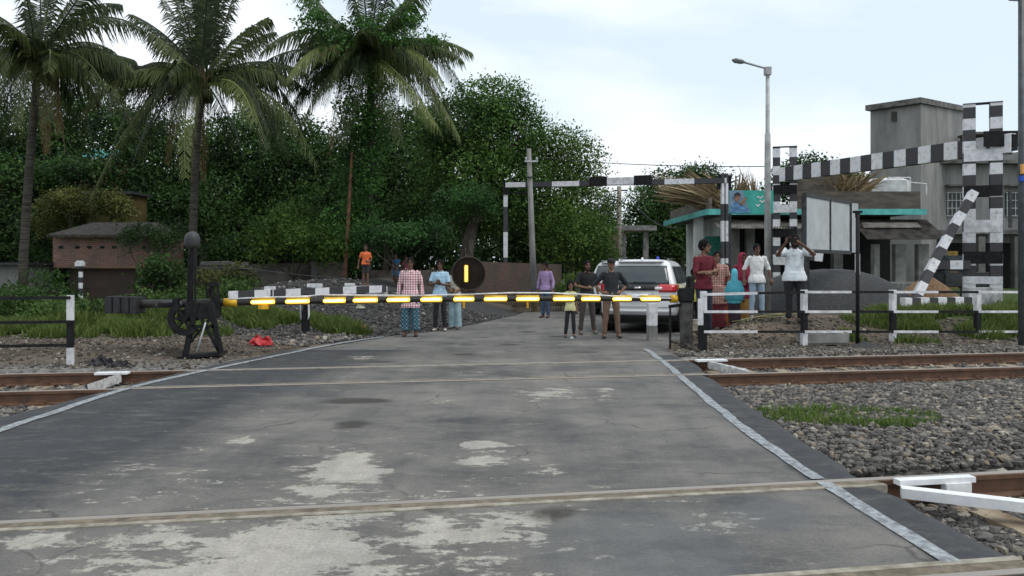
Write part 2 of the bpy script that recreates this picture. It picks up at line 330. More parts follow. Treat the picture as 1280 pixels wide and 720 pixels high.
def road():
    ys = [-12, -6, -2, 0, 1.5] + [round(2.5 + .07 * i, 2) for i in range(90)] + [round(8.9 + .12 * i, 2) for i in range(90)] + [round(20 + .5 * i, 2) for i in range(30)] + [36, 40, 45, 52, 60, 70, 80, 95, 110, 125, 140]
    nx = 110; vs = []; cols = []
    for y in ys:
        a, c = interp(y, LEFT), interp(y, RIGHT)
        a += .05 * noise.noise(Vector((0, y * 3, 1))) + .08 * noise.noise(Vector((0, y * .9, 4))); c += .05 * noise.noise(Vector((9, y * 3, 1))) + .06 * noise.noise(Vector((9, y * .8, 7)))
        for i in range(nx + 1):
            t = i / nx; x = a + (c - a) * t
            v = vv(x, y); z = 0 if 0 < i < nx else -.05
            z += .004 * noise.noise(Vector((x * .5, y * .5, 3))) - .012 * sstep(14, 16, y) if 0 < i < nx else 0
            if 0 < i < nx and (abs(v - 5.3) < .3 or abs(v - 3.65) < .3 or abs(v - 12.6) < .25 or abs(v - 10.9) < .25): z = -.001
            if i in (1, nx - 1): z -= .02
            vs.append((x, y, z))
            eL, eR = x - a, c - x
            new = max(1 - sstep(1.5, 3.6, eL) if y < 15 else 0, 1 - sstep(.4, .62, eR) if y < 14 else 0)
            cols += [min(1.4, sumell(CREAM, x, y) + (.27 * (1 - sstep(5.0, 6.6, y)) + .15 * (1 - sstep(6.5, 9.5, y))) * sstep(-4.2, -2.6, x) * (1 - sstep(-.2, 1.6, x))), new, sumell(DARK, x, y), sumell(WET, x, y)]
    n = nx + 1; fs = [(j * n + i, j * n + i + 1, (j + 1) * n + i + 1, (j + 1) * n + i) for j in range(len(ys) - 1) for i in range(nx)]
    me = bpy.data.meshes.new('road'); me.from_pydata(vs, [], fs); me.polygons.foreach_set('use_smooth', [True] * len(fs))
    ca = me.attributes.new('wear', 'FLOAT_COLOR', 'POINT'); ca.data.foreach_set('color', cols)
    m, nn, b = newmat('road'); l = nn.links.new
    tcn = N(nn, 'ShaderNodeTexCoord'); at = N(nn, 'ShaderNodeAttribute', attribute_name='wear'); sp = N(nn, 'ShaderNodeSeparateColor'); l(at.outputs['Color'], sp.inputs[0])
    def nz(scale, det=8, rough=.65, st=(1, 1, 1), dist=0):
        mpn = N(nn, 'ShaderNodeMapping'); mpn.inputs['Scale'].default_value = st; l(tcn.outputs['Object'], mpn.inputs[0])
        q = N(nn, 'ShaderNodeTexNoise', Scale=scale, Detail=det, Roughness=rough, Distortion=dist); l(mpn.outputs[0], q.inputs['Vector']); return q.outputs[0]
    def ramp(src, a, ca_, b_, cb_):
        q = N(nn, 'ShaderNodeValToRGB'); e = q.color_ramp.elements; e[0].position = a; e[1].position = b_; e[0].color = (*ca_, 1); e[1].color = (*cb_, 1); l(src, q.inputs[0]); return q.outputs[0]
    def mixc(f, a, c):
        x = N(nn, 'ShaderNodeMix', data_type='RGBA'); l(f, x.inputs[0]) if not isinstance(f, float) else setattr(x.inputs[0], 'default_value', f)
        l(a, x.inputs[6]); l(c, x.inputs[7]); return x.outputs[2]
    def math_(op, a, c):
        x = N(nn, 'ShaderNodeMath', operation=op)
        for i, q in enumerate((a, c)):
            if isinstance(q, (int, float)): x.inputs[i].default_value = q
            else: l(q, x.inputs[i])
        return x.outputs[0]
    big = nz(.55, 6, .6, (1, 1.3, 1)); mid = nz(3.2, 9, .7, (1, 1.6, 1)); fine = nz(48, 6, .75); streak = nz(2.6, 10, .68, (.8, 1.9, 1), .6)
    old = ramp(math_('ADD', math_('MULTIPLY', big, .6), math_('MULTIPLY', nz(1.6, 9, .7, (1, 1.5, 1), .5), .4)), .38, (.062, .064, .068), .60, (.205, .194, .176))
    old = mixc(math_('MULTIPLY', ramp(mid, .5, (0, 0, 0), .7, (1, 1, 1)), .45), old, ramp(fine, .3, (.15, .14, .125), .7, (.24, .225, .20)))
    newa = ramp(mid, .35, (.03, .033, .038), .7, (.06, .063, .068))
    nf = math_('MULTIPLY', sp.outputs[1], math_('ADD', math_('MULTIPLY', mid, .5), .7)); nf = ramp(nf, .3, (0, 0, 0), .75, (1, 1, 1))
    c = mixc(nf, old, newa)
    # worn patches where the pale cement shows through: break-up noise decides the ragged outline
    brk = math_('ADD', math_('MULTIPLY', streak, .6), math_('MULTIPLY', nz(11, 9, .75, (1, 1.3, 1)), .4))
    wf = math_('ADD', math_('MULTIPLY', sp.outputs[0], .5), math_('MULTIPLY', math_('SUBTRACT', brk, .5), 3.2)); wear = ramp(wf, .36, (0, 0, 0), .46, (1, 1, 1))
    halo = ramp(wf, .02, (0, 0, 0), .5, (1, 1, 1))
    pale = ramp(nz(5, 8), .3, (.34, .32, .275), .7, (.50, .475, .425)); tan_ = ramp(nz(8), .3, (.15, .14, .12), .7, (.24, .22, .19))
    c = mixc(math_('MULTIPLY', halo, .6), c, tan_); c = mixc(math_('MULTIPLY', wear, .93), c, pale)
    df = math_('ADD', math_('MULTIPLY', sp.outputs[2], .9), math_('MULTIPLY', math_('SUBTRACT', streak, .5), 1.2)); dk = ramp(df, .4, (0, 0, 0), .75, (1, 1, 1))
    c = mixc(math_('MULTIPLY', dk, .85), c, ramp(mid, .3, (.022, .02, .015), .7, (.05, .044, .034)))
    wet = ramp(math_('MULTIPLY', at.outputs['Alpha'], math_('ADD', big, .5)), .25, (0, 0, 0), .5, (1, 1, 1))
    x = N(nn, 'ShaderNodeMix', data_type='RGBA', blend_type='MULTIPLY'); l(math_('MULTIPLY', wet, .6), x.inputs[0]); l(c, x.inputs[6]); x.inputs[7].default_value = (.62, .66, .72, 1); c = x.outputs[2]
    g = N(nn, 'ShaderNodeMix', data_type='RGBA', blend_type='MULTIPLY'); g.inputs[0].default_value = .8; l(c, g.inputs[6]); l(ramp(fine, .3, (.5, .5, .5), .7, (1.15, 1.15, 1.15)), g.inputs[7]); c = g.outputs[2]
    # lengthwise traffic streaks and hairline cracks
    ts = N(nn, 'ShaderNodeMix', data_type='RGBA', blend_type='MULTIPLY'); ts.inputs[0].default_value = .7; l(c, ts.inputs[6]); l(ramp(nz(1.2, 6, .6, (2.2, .16, 1)), .36, (.74, .75, .77), .62, (1.08, 1.07, 1.05)), ts.inputs[7]); c = ts.outputs[2]
    wob = N(nn, 'ShaderNodeTexNoise', Scale=2.5, Detail=5); l(tcn.outputs['Object'], wob.inputs['Vector']); vadd = N(nn, 'ShaderNodeVectorMath', operation='MULTIPLY_ADD'); l(wob.outputs['Color'], vadd.inputs[0]); vadd.inputs[1].default_value = (.5, .5, 0); l(tcn.outputs['Object'], vadd.inputs[2])
    cv = N(nn, 'ShaderNodeTexVoronoi', feature='DISTANCE_TO_EDGE', Scale=.75); l(vadd.outputs[0], cv.inputs['Vector'])
    ck = math_('MULTIPLY', ramp(cv.outputs['Distance'], .0, (1, 1, 1), .012, (0, 0, 0)), ramp(big, .5, (0, 0, 0), .6, (1, 1, 1)))
    cm = N(nn, 'ShaderNodeMix', data_type='RGBA'); l(math_('MULTIPLY', ck, .75), cm.inputs[0]); l(c, cm.inputs[6]); cm.inputs[7].default_value = (.035, .033, .03, 1); c = cm.outputs[2]
    l(c, b.inputs['Base Color'])
    rr = N(nn, 'ShaderNodeMapRange'); l(wet, rr.inputs[0]); rr.inputs[3].default_value = .78; rr.inputs[4].default_value = .42; l(rr.outputs[0], b.inputs['Roughness'])
    b.inputs['Specular IOR Level'].default_value = .4
    hsum = math_('ADD', fine, math_('MULTIPLY', wear, -1.2)); bn = N(nn, 'ShaderNodeBump', Strength=.35, Distance=.012); l(hsum, bn.inputs['Height']); l(bn.outputs[0], b.inputs['Normal'])
    me.materials.append(m); o = bpy.data.objects.new('road', me); COL.objects.link(o); tag(o, kind='structure')
road()

# painted edge lines, worn
def linemat():
    m, nn, b = newmat('line_paint'); l = nn.links.new; tcn = N(nn, 'ShaderNodeTexCoord')
    n1 = N(nn, 'ShaderNodeTexNoise', Scale=14, Detail=9, Roughness=.75); l(tcn.outputs['Object'], n1.inputs['Vector'])
    r = N(nn, 'ShaderNodeValToRGB'); e = r.color_ramp.elements; e[0].position = .36; e[0].color = (.09, .095, .10, 1); e[1].position = .62; e[1].color = (.36, .39, .41, 1)
    l(n1.outputs[0], r.inputs[0]); l(r.outputs[0], b.inputs['Base Color']); b.inputs['Roughness'].default_value = .7; return m
LM = linemat()
def edge_line(pts, w, name='road_edge_line'):
    for _ in range(3):
        q = [pts[0]]
        for (ax, ay), (bx, by) in zip(pts, pts[1:]): q += [(ax * .75 + bx * .25, ay * .75 + by * .25), (ax * .25 + bx * .75, ay * .25 + by * .75)]
        pts = q + [pts[-1]]
    mb = MB(); P = []
    for (x0, y0), (x1, y1) in zip(pts, pts[1:]):
        k = max(2, int(abs(y1 - y0) / .035))
        P += [(x0 + (x1 - x0) * i / k, y0 + (y1 - y0) * i / k) for i in range(k)]
    P.append(pts[-1]); seg = []
    for i, (x, y) in enumerate(P):
        ww = w * (1 + .25 * noise.noise(Vector((x, y * 4, 2)))) ; x += .018 * noise.noise(Vector((5, y * 1.7, 0)))
        seg.append(((x - ww / 2, y, .0075), (x + ww / 2, y, .0075)))
    vs = [p for s in seg for p in s]; fs = []
    for i in range(len(seg) - 1):
        v = vv(*P[i])
        if min(abs(v - 5.34), abs(v - 12.62), abs(v - 10.87)) < .042: continue
        fs.append((2 * i, 2 * i + 1, 2 * i + 3, 2 * i + 2))
    mb.add(vs, fs); o = mb.build(name, LM); tag(o, kind='structure')
edge_line([(2.37, 4.22), (2.27, 6.1), (2.27, 7.9), (2.37, 10.1), (2.52, 13.0), (2.56, 15.0)], .11)
edge_line([(-4.9, 6.5), (-4.97, 7.6), (-5.0, 9.06), (-5.03, 10.1), (-4.8, 11.4), (-4.27, 13.5), (-3.6, 16), (-2.9, 17.6)], .12)

# ------------------------------------------------------------------ rails
def railmat():
    m, nn, b = newmat('rusty_rail'); l = nn.links.new; tcn = N(nn, 'ShaderNodeTexCoord'); sp = N(nn, 'ShaderNodeSeparateXYZ'); l(tcn.outputs['Object'], sp.inputs[0])
    n1 = N(nn, 'ShaderNodeTexNoise', Scale=6, Detail=8, Roughness=.7); l(tcn.outputs['Object'], n1.inputs['Vector'])
    r = N(nn, 'ShaderNodeValToRGB'); e = r.color_ramp.elements; e[0].position = .3; e[0].color = (.05, .026, .016, 1); e[1].position = .7; e[1].color = (.155, .075, .04, 1)
    l(n1.outputs[0], r.inputs[0])
    g = N(nn, 'ShaderNodeMath', operation='GREATER_THAN'); l(sp.outputs[2], g.inputs[0]); g.inputs[1].default_value = .0025
    mxn = N(nn, 'ShaderNodeMix', data_type='RGBA'); l(g.outputs[0], mxn.inputs[0]); l(r.outputs[0], mxn.inputs[6]); mxn.inputs[7].default_value = (.26, .235, .21, 1)
    l(mxn.outputs[2], b.inputs['Base Color']); b.inputs['Roughness'].default_value = .6
    l(g.outputs[0], b.inputs['Metallic']) if False else None
    bn = N(nn, 'ShaderNodeBump', Strength=.3, Distance=.006); l(n1.outputs[0], bn.inputs['Height']); l(bn.outputs[0], b.inputs['Normal']); return m
RAILM = railmat()
PROFILE = [(-.07, -.17), (.07, -.17), (.07, -.158), (.012, -.14), (.01, -.045), (.036, -.036), (.036, -.004), (.028, .006), (-.028, .006), (-.036, -.004), (-.036, -.036), (-.01, -.045), (-.012, -.14), (-.07, -.158)]
CREAMC = mat('rail_side_cement', (.34, .315, .26), .9, .3, 7, c2=(.17, .15, .115), bump=.4)
MUD = mat('flangeway_mud', (.19, .16, .115), .95, .4, 9, c2=(.09, .075, .055), bump=.6)
def road_u(v):
    # where the road's edges cut a line at distance v across the tracks
    us = [-14 + .02 * i for i in range(1500)]; ins = [u for u in us if interp(uv2(u, v)[1], LEFT) < uv2(u, v)[0] < interp(uv2(u, v)[1], RIGHT)]
    return min(ins), max(ins)
def rail(v, label, gauge, far=False):
    x0, y0 = uv2(-45, v); x1, y1 = uv2(45, v)
    t = thing('rail', (x0, y0, 0), label, 'rail', 'rails crossing the road')
    MB((x0, y0, 0)).prism(PROFILE, (x0, y0, 0), (x1, y1, 0)).build('rail_bar', RAILM, t)
    a, b = road_u(v); s = gauge
    if far: a += .1; b -= .05
    p, q = uv2(a, v + s * .07), uv2(b, v + s * .07)
    w = .05 if far else .09
    p, q = uv2(a, v + s * (.036 + w / 2)), uv2(b, v + s * (.036 + w / 2))
    MB((x0, y0, 0)).bar((*p, -.008), (*q, -.008), w, .022).build('flangeway', MUD, t)
    off = .036 + w + .03
    p, q = uv2(a, v + s * off), uv2(b, v + s * off)
    mb = MB((x0, y0, 0)); n = 60; w2 = .03 if far else .055
    vs = []
    for i in range(n + 1):
        u = a + (b - a) * i / n; j = .35 * noise.noise(Vector((u * 4, v, 0)))
        for k, z in ((-1, -.05), (-1, .007), (1, .007), (1, -.05)):
            xx, yy = uv2(u, v + s * (off + k * w2 / 2 * (1 + (j if k * 1 > 0 else 0)))); vs.append((xx, yy, z))
    fs = [(i * 4 + k, i * 4 + k + 1, i * 4 + 5 + k, i * 4 + 4 + k) for i in range(n) for k in range(3)]
    mb.add(vs, fs).build('cement_edge', CREAMC, t)
    # shallow cracked asphalt lip on the outside of the rail
    p, q = uv2(a, v - s * .046), uv2(b, v - s * .046)
    MB((x0, y0, 0)).bar((*p, -.01), (*q, -.01), .018, .02).build('joint_gap', mat('joint_gap', (.02, .02, .02), .9), t)
    return t
rail(3.60, 'rusty rail nearest the bottom edge, only its right stretch in view', 1)
rail(5.34, 'long tan topped rail crossing the road in front, white flared timbers at its end', -1)
rail(10.87, 'nearer rail of the far track, a thin pale line across the road', 1, True)
rail(12.62, 'farther rail of the far track, just in front of the striped fences', -1, True)

SLM = mat('sleeper_concrete', (.33, .28, .2), .9, .4, 4, c2=(.16, .11, .07), bump=.4)
def sleeper():
    t = thing('sleeper', (0, 0, 0), 'x', 'sleeper', 'concrete sleepers under the rails')
    MB().prism([(-.13, -.33), (.13, -.33), (.11, -.171), (-.11, -.171)], (0, -1.37, 0), (0, 1.37, 0)).build('beam', SLM, t)
    for s in (-.873, .873):
        for k in (-1, 1):
            mb = MB(); y = s + k * .1
            mb.box((0, y, -.155), (.12, .05, .03)); mb.tube([(-.05, y, -.15), (-.055, y - k * .01, -.12), (-.02, y - k * .04, -.115), (.03, y - k * .045, -.13), (.06, y, -.12)], .011, 6)
            mb.build('clip', RAILM, t)
    return t
SL0 = sleeper(); first = True
def lay(u, vc, lab):
    global first
    x, y = uv2(u, vc); o = SL0 if first else copy_tree(SL0); first = False
    o.location = (x, y, 0); o.rotation_euler = (0, 0, RA + random.uniform(-.01, .01)); o['label'] = lab
ra, rb = road_u(4.47); k = 0
lab_n = ['concrete sleeper beside the cut end of the near road edge', 'second concrete sleeper out from the road on the near track', 'third concrete sleeper of the near track, at the right frame edge']
for i in range(3): lay(rb + .75 + .62 * i, 4.47, lab_n[i])
ra, rb = road_u(11.745)
for i in range(13): lay(rb + .45 + .62 * i, 11.745, 'rust stained concrete sleeper under the far track to the right of the road')
for i in range(9): lay(ra - .35 - .62 * i, 11.745, 'rust stained concrete sleeper under the far track to the left of the road')

# white painted flared timbers / kerbs at the road ends of the check rails
WT = mat('white_timber', (.78, .79, .8), .55, .12, 8, bump=.15)
def flare(loc_pts, label, name='white_flare'):
    t = thing(name, loc_pts[0][0], label, 'guard timber', 'white painted guard timbers'); return t
a = Vector((2.98, 5.72, 0)); 
def white_piece(pieces, label, org):
    t = thing('guard_timber', org, label, 'guard timber', 'white painted guard timbers')
    for nm, p, q, w, h in pieces: MB(org).bar(p, q, w, h).build(nm, WT, t)
    return t
def onrail(px, v, z=0.0, dv=0):
    # point on a rail line seen at image column px
    k = (px - 640) / F; y = v / (UC - k * US); return Vector((k * y, y, z))
p0, p1 = onrail(1121, 5.2), onrail(1215, 5.2)
g0 = onrail(1121, 5.13); g1 = Vector((g0.x + 1.35, g0.y - .52, -.02))
white_piece([('top_plank', p0 + Vector((0, 0, .012)), p1 + Vector((0, 0, .012)), .08, .04), ('side_block', onrail(1180, 5.17, -.05), onrail(1211, 5.17, -.05), .06, .09),
             ('flared_plank', g0 + Vector((.02, -.02, -.03)), g1 + Vector((0, 0, -.05)), .1, .07)], 'white painted timbers flaring away from the near rail, beside the road edge', tuple(p0))
def slab(px0, px1, v, label, w=.16, flare_=None):
    p, q = onrail(px0, v), onrail(px1, v); t = thing('guard_timber', p, label, 'guard timber', 'white painted guard timbers')
    MB(p).bar(p + Vector((0, 0, 0.0)), q + Vector((0, 0, 0.0)), w, .03).build('top_plank', WT, t)
    # ragged mortar run between plank and rail
    mb = MB(p); n = 14; A, B, w0, w1 = flare_; vs = []
    for i in range(n + 1):
        c = A.lerp(B, i / n); wd = (w0 + (w1 - w0) * i / n) * (1 + .5 * noise.noise(Vector((i * .9, px0, 0))))
        for s_, z in ((-1, -.12), (-.6, .0), (.6, .015), (1, -.12)): vs.append(c + Vector((0, s_ * wd / 2, z + .02 * noise.noise(Vector((i * 1.3, s_ * 2, px0))))))
    mb.add(vs, [(i * 4 + k, i * 4 + k + 1, i * 4 + 5 + k, i * 4 + 4 + k) for i in range(n) for k in range(3)]).build('mortar_run', mat('white_mortar', (.55, .55, .54), .8, .3, 12, bump=.6), t)
slab(120, 161, 12.5, 'white painted kerb where the far track meets the left edge of the road', flare_=(onrail(150, 12.35), onrail(102, 11.1), .1, .4))
slab(870, 907, 12.5, 'white painted kerb where the far track meets the right edge of the road', flare_=(onrail(885, 12.4), onrail(935, 11.15), .12, .35))

# ------------------------------------------------------------------ ballast
ICO = None
def rocks(name, pts, sizes, matl, label=None, cat=None):
    bm = bmesh.new(); bmesh.ops.create_icosphere(bm, subdivisions=1, radius=1); bv = np.array([v.co[:] for v in bm.verts]); bf = np.array([[v.index for v in f.verts] for f in bm.faces]); bm.free()
    n = len(pts); V = np.repeat(bv[None], n, 0)
    # each stone cut by a few random planes for a broken shape
    for _ in range(5):
        nr = unit(RNG.normal(size=(n, 1, 3))); dd = (V * nr).sum(-1, keepdims=True); lim = RNG.uniform(.35, .8, (n, 1, 1)); V = V - nr * np.maximum(dd - lim, 0)
    V *= RNG.uniform(.6, 1.25, (n, 1, 3)) * np.array([1, 1, .8])
    q = RNG.uniform(0, 2 * np.pi, n); c, s = np.cos(q), np.sin(q); V = np.stack([V[..., 0] * c[:, None] - V[..., 1] * s[:, None], V[..., 0] * s[:, None] + V[..., 1] * c[:, None], V[..., 2]], -1)
    V = V * sizes[:, None, None] + pts[:, None, :]
    tri = V[:, bf, :].reshape(-1, 3, 3); tint = np.repeat(RNG.uniform(0, 1, n) ** 1.2, len(bf))
    o = fastmesh(name, tri, 3, matl, tint=tint); return tag(o, label, cat, kind='stuff')
def stonemat(name, stops):
    m, nn, b = newmat(name); l = nn.links.new; at = N(nn, 'ShaderNodeAttribute', attribute_name='tint'); r = N(nn, 'ShaderNodeValToRGB')
    e = r.color_ramp.elements; e[0].position = stops[0][0]; e[0].color = (*stops[0][1], 1); e[1].position = stops[-1][0]; e[1].color = (*stops[-1][1], 1)
    for p, c in stops[1:-1]: q = e.new(p); q.color = (*c, 1)
    l(at.outputs['Fac'], r.inputs[0]); tcn = N(nn, 'ShaderNodeTexCoord'); n1 = N(nn, 'ShaderNodeTexNoise', Scale=40, Detail=4); l(tcn.outputs['Object'], n1.inputs['Vector'])
    g = N(nn, 'ShaderNodeMix', data_type='RGBA', blend_type='MULTIPLY'); g.inputs[0].default_value = .6; l(r.outputs[0], g.inputs[6]); r2 = N(nn, 'ShaderNodeValToRGB'); r2.color_ramp.elements[0].position = .3; r2.color_ramp.elements[0].color = (.55, .55, .55, 1); r2.color_ramp.elements[1].position = .65
    l(n1.outputs[0], r2.inputs[0]); l(r2.outputs[0], g.inputs[7]); l(g.outputs[2], b.inputs['Base Color']); b.inputs['Roughness'].default_value = .85; return m
STM = stonemat('ballast_stone', [(0, (.05, .045, .042)), (.45, (.12, .112, .102)), (.8, (.2, .185, .165)), (.93, (.24, .19, .13)), (1, (.4, .37, .32))])
def scatter(n, x0, x1, y0, y1, ok, zf, s0, s1):
    P = []; S = []
    while len(P) < n:
        x, y = random.uniform(x0, x1), random.uniform(y0, y1)
        if not ok(x, y): 
            n -= 1; continue
        s = s0 + (s1 - s0) * random.random() ** 2; P.append((x, y, zf(x, y) + s * random.uniform(-.1, .5))); S.append(s)
    return np.array(P), np.array(S)
def vis(x, y): return abs(x) < y * .66 + .6
def bz(x, y):
    v = vv(x, y); h = -.2
    if 6.0 < v < 10.2: h = -.2 + .1 * min(sstep(5.5, 6.4, v), 1 - sstep(9.9, 10.6, v))
    if v > 13.3: h = H(x, y)
    return h + .03 * noise.noise(Vector((x * 1.2, y * 1.2, 5)))
def okr(x, y):
    v = vv(x, y)
    if v > (13.2 if x < 0 else 14.0) or not vis(x, y): return False
    if abs(v - 12.62) < .07 or abs(v - 10.87) < .07 or abs(v - 5.34) < .07 or abs(v - 3.6) < .07: return False
    return x > interp(y, RIGHT) + .02 or x < interp(y, LEFT) - .02
P1, S1 = scatter(46000, 2.6, 9, 3.4, 12, okr, bz, .014, .055)
P2, S2 = scatter(38000, 2.8, 12, 8.5, 16.6, okr, bz, .018, .055)
P3, S3 = scatter(14000, -11, -5, 7.5, 15, okr, bz, .02, .055)
o = rocks('ballast', np.concatenate([P1, P2, P3]), np.concatenate([S1, S2, S3]), STM)
# mound of under-layer grit so gaps between stones stay stony
def okdirt(x, y):
    v = vv(x, y)
    if v < 13.1 or y > 20 or not vis(x, y): return False
    return x > interp(y, RIGHT) + .1 or x < interp(y, LEFT) - .1
P4, S4 = scatter(9000, 2.9, 13, 14, 18, okdirt, lambda x, y: H(x, y), .012, .05)
P5, S5 = scatter(13000, -12.5, -3, 12.4, 19.5, okdirt, lambda x, y: H(x, y), .01, .045)
rocks('rubble', np.concatenate([P4, P5]), np.concatenate([S4, S5]), stonemat('rubble_stone', [(0, (.05, .042, .035)), (.5, (.11, .09, .07)), (.9, (.2, .175, .14)), (1, (.4, .37, .32))]))
# bigger stones along the left road edge
P6 = []; S6 = []
for i in range(260):
    y = random.uniform(15.6, 17.6); x = interp(y, LEFT) - abs(random.gauss(.15, .45)) - .1; s = random.uniform(.03, .09); P6.append((x, y, H(x, y) + s * .4)); S6.append(s)
rocks('roadside_stones', np.array(P6), np.array(S6), STM)

def okbank(x, y):
    e = interp(y, LEFT) - x
    return .05 < e < 7 and vis(x, y)
P7, S7 = scatter(12000, -7, 0, 16.8, 25, okbank, lambda x, y: H(x, y), .015, .07)
rocks('bank_rubble', P7, S7, stonemat('bank_stone', [(0, (.03, .029, .028)), (.6, (.065, .062, .06)), (.95, (.12, .11, .1)), (1, (.4, .38, .34))]))

# ------------------------------------------------------------------ grass
def grass(name, spots, n, h0, h1, dark, light, wid=.012, zf=H, cut=-.12):
    P = []; Hh = []
    tot = sum(s[4] for s in spots)
    for cx, cy, rx, ry, w in spots:
        for _ in range(int(n * w / tot)):
            a = random.uniform(0, 6.283); r = math.sqrt(random.random()); x, y = cx + rx * r * math.cos(a), cy + ry * r * math.sin(a)
            q = noise.noise(Vector((x * 1.1, y * 1.1, 2)))
            if q < cut: continue
            P.append((x, y, zf(x, y) - .01)); Hh.append((h0 + (h1 - h0) * random.random()) * (1 + q) * (1.1 - .5 * r))
    P = np.array(P); Hh = np.array(Hh)[:, None]; k = len(P); a = RNG.uniform(0, 6.283, k); d = np.stack([np.cos(a), np.sin(a), 0 * a], -1)
    b = RNG.uniform(0, 6.283, k); lean = np.stack([np.cos(b), np.sin(b), 0 * b], -1) * Hh * RNG.uniform(.1, .7, (k, 1)); up = np.array([[0, 0, 1.]])
    w = RNG.uniform(.6, 1.3, (k, 1)) * wid; mid = P + up * Hh * .6 + lean * .4; top = P + up * Hh * .95 + lean
    q1 = np.stack([P - d * w, P + d * w, mid + d * w * .8, mid - d * w * .8], 1); q2 = np.stack([mid - d * w * .8, mid + d * w * .8, top + d * w * .1, top - d * w * .1], 1)
    t = np.clip(RNG.normal(.5, .25, k), 0, 1)
    return tag(fastmesh(name, np.concatenate([q1, q2]), 4, leafmat('blade_' + name, dark, light), tint=np.concatenate([t, t])), kind='stuff')
grass('grass', [(-9.8, 17.8, 3.4, 1.3, 3), (-8, 18.8, 2.2, 1.4, 2), (-11.5, 17.0, 2.2, 1.0, 1.2), (-5.2, 18.4, 1.3, .8, 1.2), (-3.9, 18.3, .7, .8, .9), (-8.5, 16.6, 2.6, .7, 1.2)], 40000, .1, .40, (.04, .075, .015), (.17, .22, .06), .013)
grass('verge_grass', [(10.6, 17.9, 2.6, 1.1, 2.4), (9.0, 17.6, 1.6, .9, 1), (12.2, 19.5, 2.5, 2.0, 2), (8.0, 16.6, 1.1, .4, .3)], 34000, .08, .36, (.045, .085, .018), (.19, .24, .07), .013)
grass('ballast_weeds', [(3.8, 8.7, .95, .5, 3.5), (3.1, 8.8, .4, .35, .6), (5.9, 8.2, .3, .25, .3), (4.1, 8.35, .3, .2, .6)], 2600, .05, .2, (.05, .10, .02), (.17, .24, .06), .008, lambda x, y: bz(x, y) + .02, -1)
# ------------------------------------------------------------------ fences
def fence(name, label, posts, rails, group=None):
    """posts: (x, y, z0, ztop, bands) ; rails: (p, q, material)"""
    org = (posts[0][0], posts[0][1], posts[0][2]); t = thing(name, org, label, 'fence', group)
    for x, y, z0, z1, bands in posts:
        mb = MB(org); z = z0
        for zt, mi in bands:
            mb.box((x, y, (z + zt) / 2), (.105, .05, zt - z), RA, mi); mb.box((x - .045, y + .05, (z + zt) / 2), (.012, .08, zt - z), RA, mi); z = zt
        mb.build('post', [WHITE, BLACK], t)
    for p, q, m in rails: MB(org).bar(p, q, .012, .05, up=(0, 0, 1)).build('rail', m, t)
    return t
def fp(px, d, z): return Vector(((px - 640) * d / F, d, z))
# right: posts at 880, 1006, 1117, 1223, 1330
PX = [(880, 15.05), (1006, 15.75), (1117, 16.35), (1223, 16.95), (1335, 17.5)]
posts = []; rails = []
for i, (px, d) in enumerate(PX):
    x = (px - 640) * d / F; z0 = H(x, d) - .05; zt = 1.6 - 32 * d / F + (.03 if i else 0)
    za, zb, zc = zt, 1.6 - 57 * d / F, 1.6 - 82 * d / F
    posts.append((x, d, z0, zt, [(zc, 0 if i else 1), (zb, 1), (za, 0)]))
for i in range(4):
    (pa, da), (pb, db) = PX[i], PX[i + 1]
    for r in (33, 57.5, 82.5):
        off = 3 if i == 0 and r < 40 else 0
        za, zb = CH - (r + off) * da / F, CH - r * db / F
        a, b = fp(pa, da - .04, za), fp(pb, db - .04, zb); m = a.lerp(b, .52)
        rails += [(a, m - (b - a).normalized() * .003, WHITE), (m, b, BLACK)]
t = fence('striped_fence', 'long low fence of black and white flat bars beside the far track on the right', posts, rails)
mb = MB(t.location); x, d = (877 - 640) * 14.9 / F, 14.9
mb.box((x - .02, d, .72), (.1, .03, .5), 0, 0); mb.box((x - .02, d, .2), (.1, .03, .53), 0, 1); mb.build('stub_post', [WHITE, BLACK], t)
# left
posts = [((88 - 640) * 12.9 / F, 12.9, -.12, 1.6 - 37 * 12.9 / F, [(.25, 0), (.7, 1), (1.6 - 37 * 12.9 / F, 0)]), ((-60 - 640) * 12.6 / F, 12.6, -.15, 1.12, [(.25, 0), (.7, 1), (1.12, 0)])]
rails = []
for r in (40, 70, 99, 126):
    z = 1.6 - r * 12.9 / F; rails.append((fp(88, 12.86, z), fp(-60, 12.55, z), BLACK))
t = fence('striped_fence', 'short fence of black bars ending in a white and black post, left of the barrier', posts, rails)

# roadside guard rail behind the boom, black and white, with posts
gr_m = striped('guard_stripe', 0, .62, .5, .2)
A, B = V3(286, 369, 19.6), V3(482, 361, 23.0)
t = thing('guard_rail', (A.x, A.y, H(A.x, A.y)), 'striped black and white roadside rail on posts behind the glowing boom', 'guard rail')
MB(t.location).bar(A, B, .08, .2).build('rail', gr_m, t)
for px, py, d in ((339, 405, 20.6), (397, 392, 21.8)):
    x = (px - 640) * d / F; g = H(x, d); top = CH + (HZ - 358) * d / F
    mb = MB(t.location); mb.box((x, d - .1, (g + top) / 2 - .1), (.24, .2, top - g + .2), 0, 0)
    if px == 397: mb.box((x, d - .205, (g + top) / 2 - .25), (.245, .02, .35), 0, 1); mb.box((x - .05, d - .1, top + .03), (.38, .22, .1), 0, 0)
    mb.build('post', [WHITE, BLACK], t)
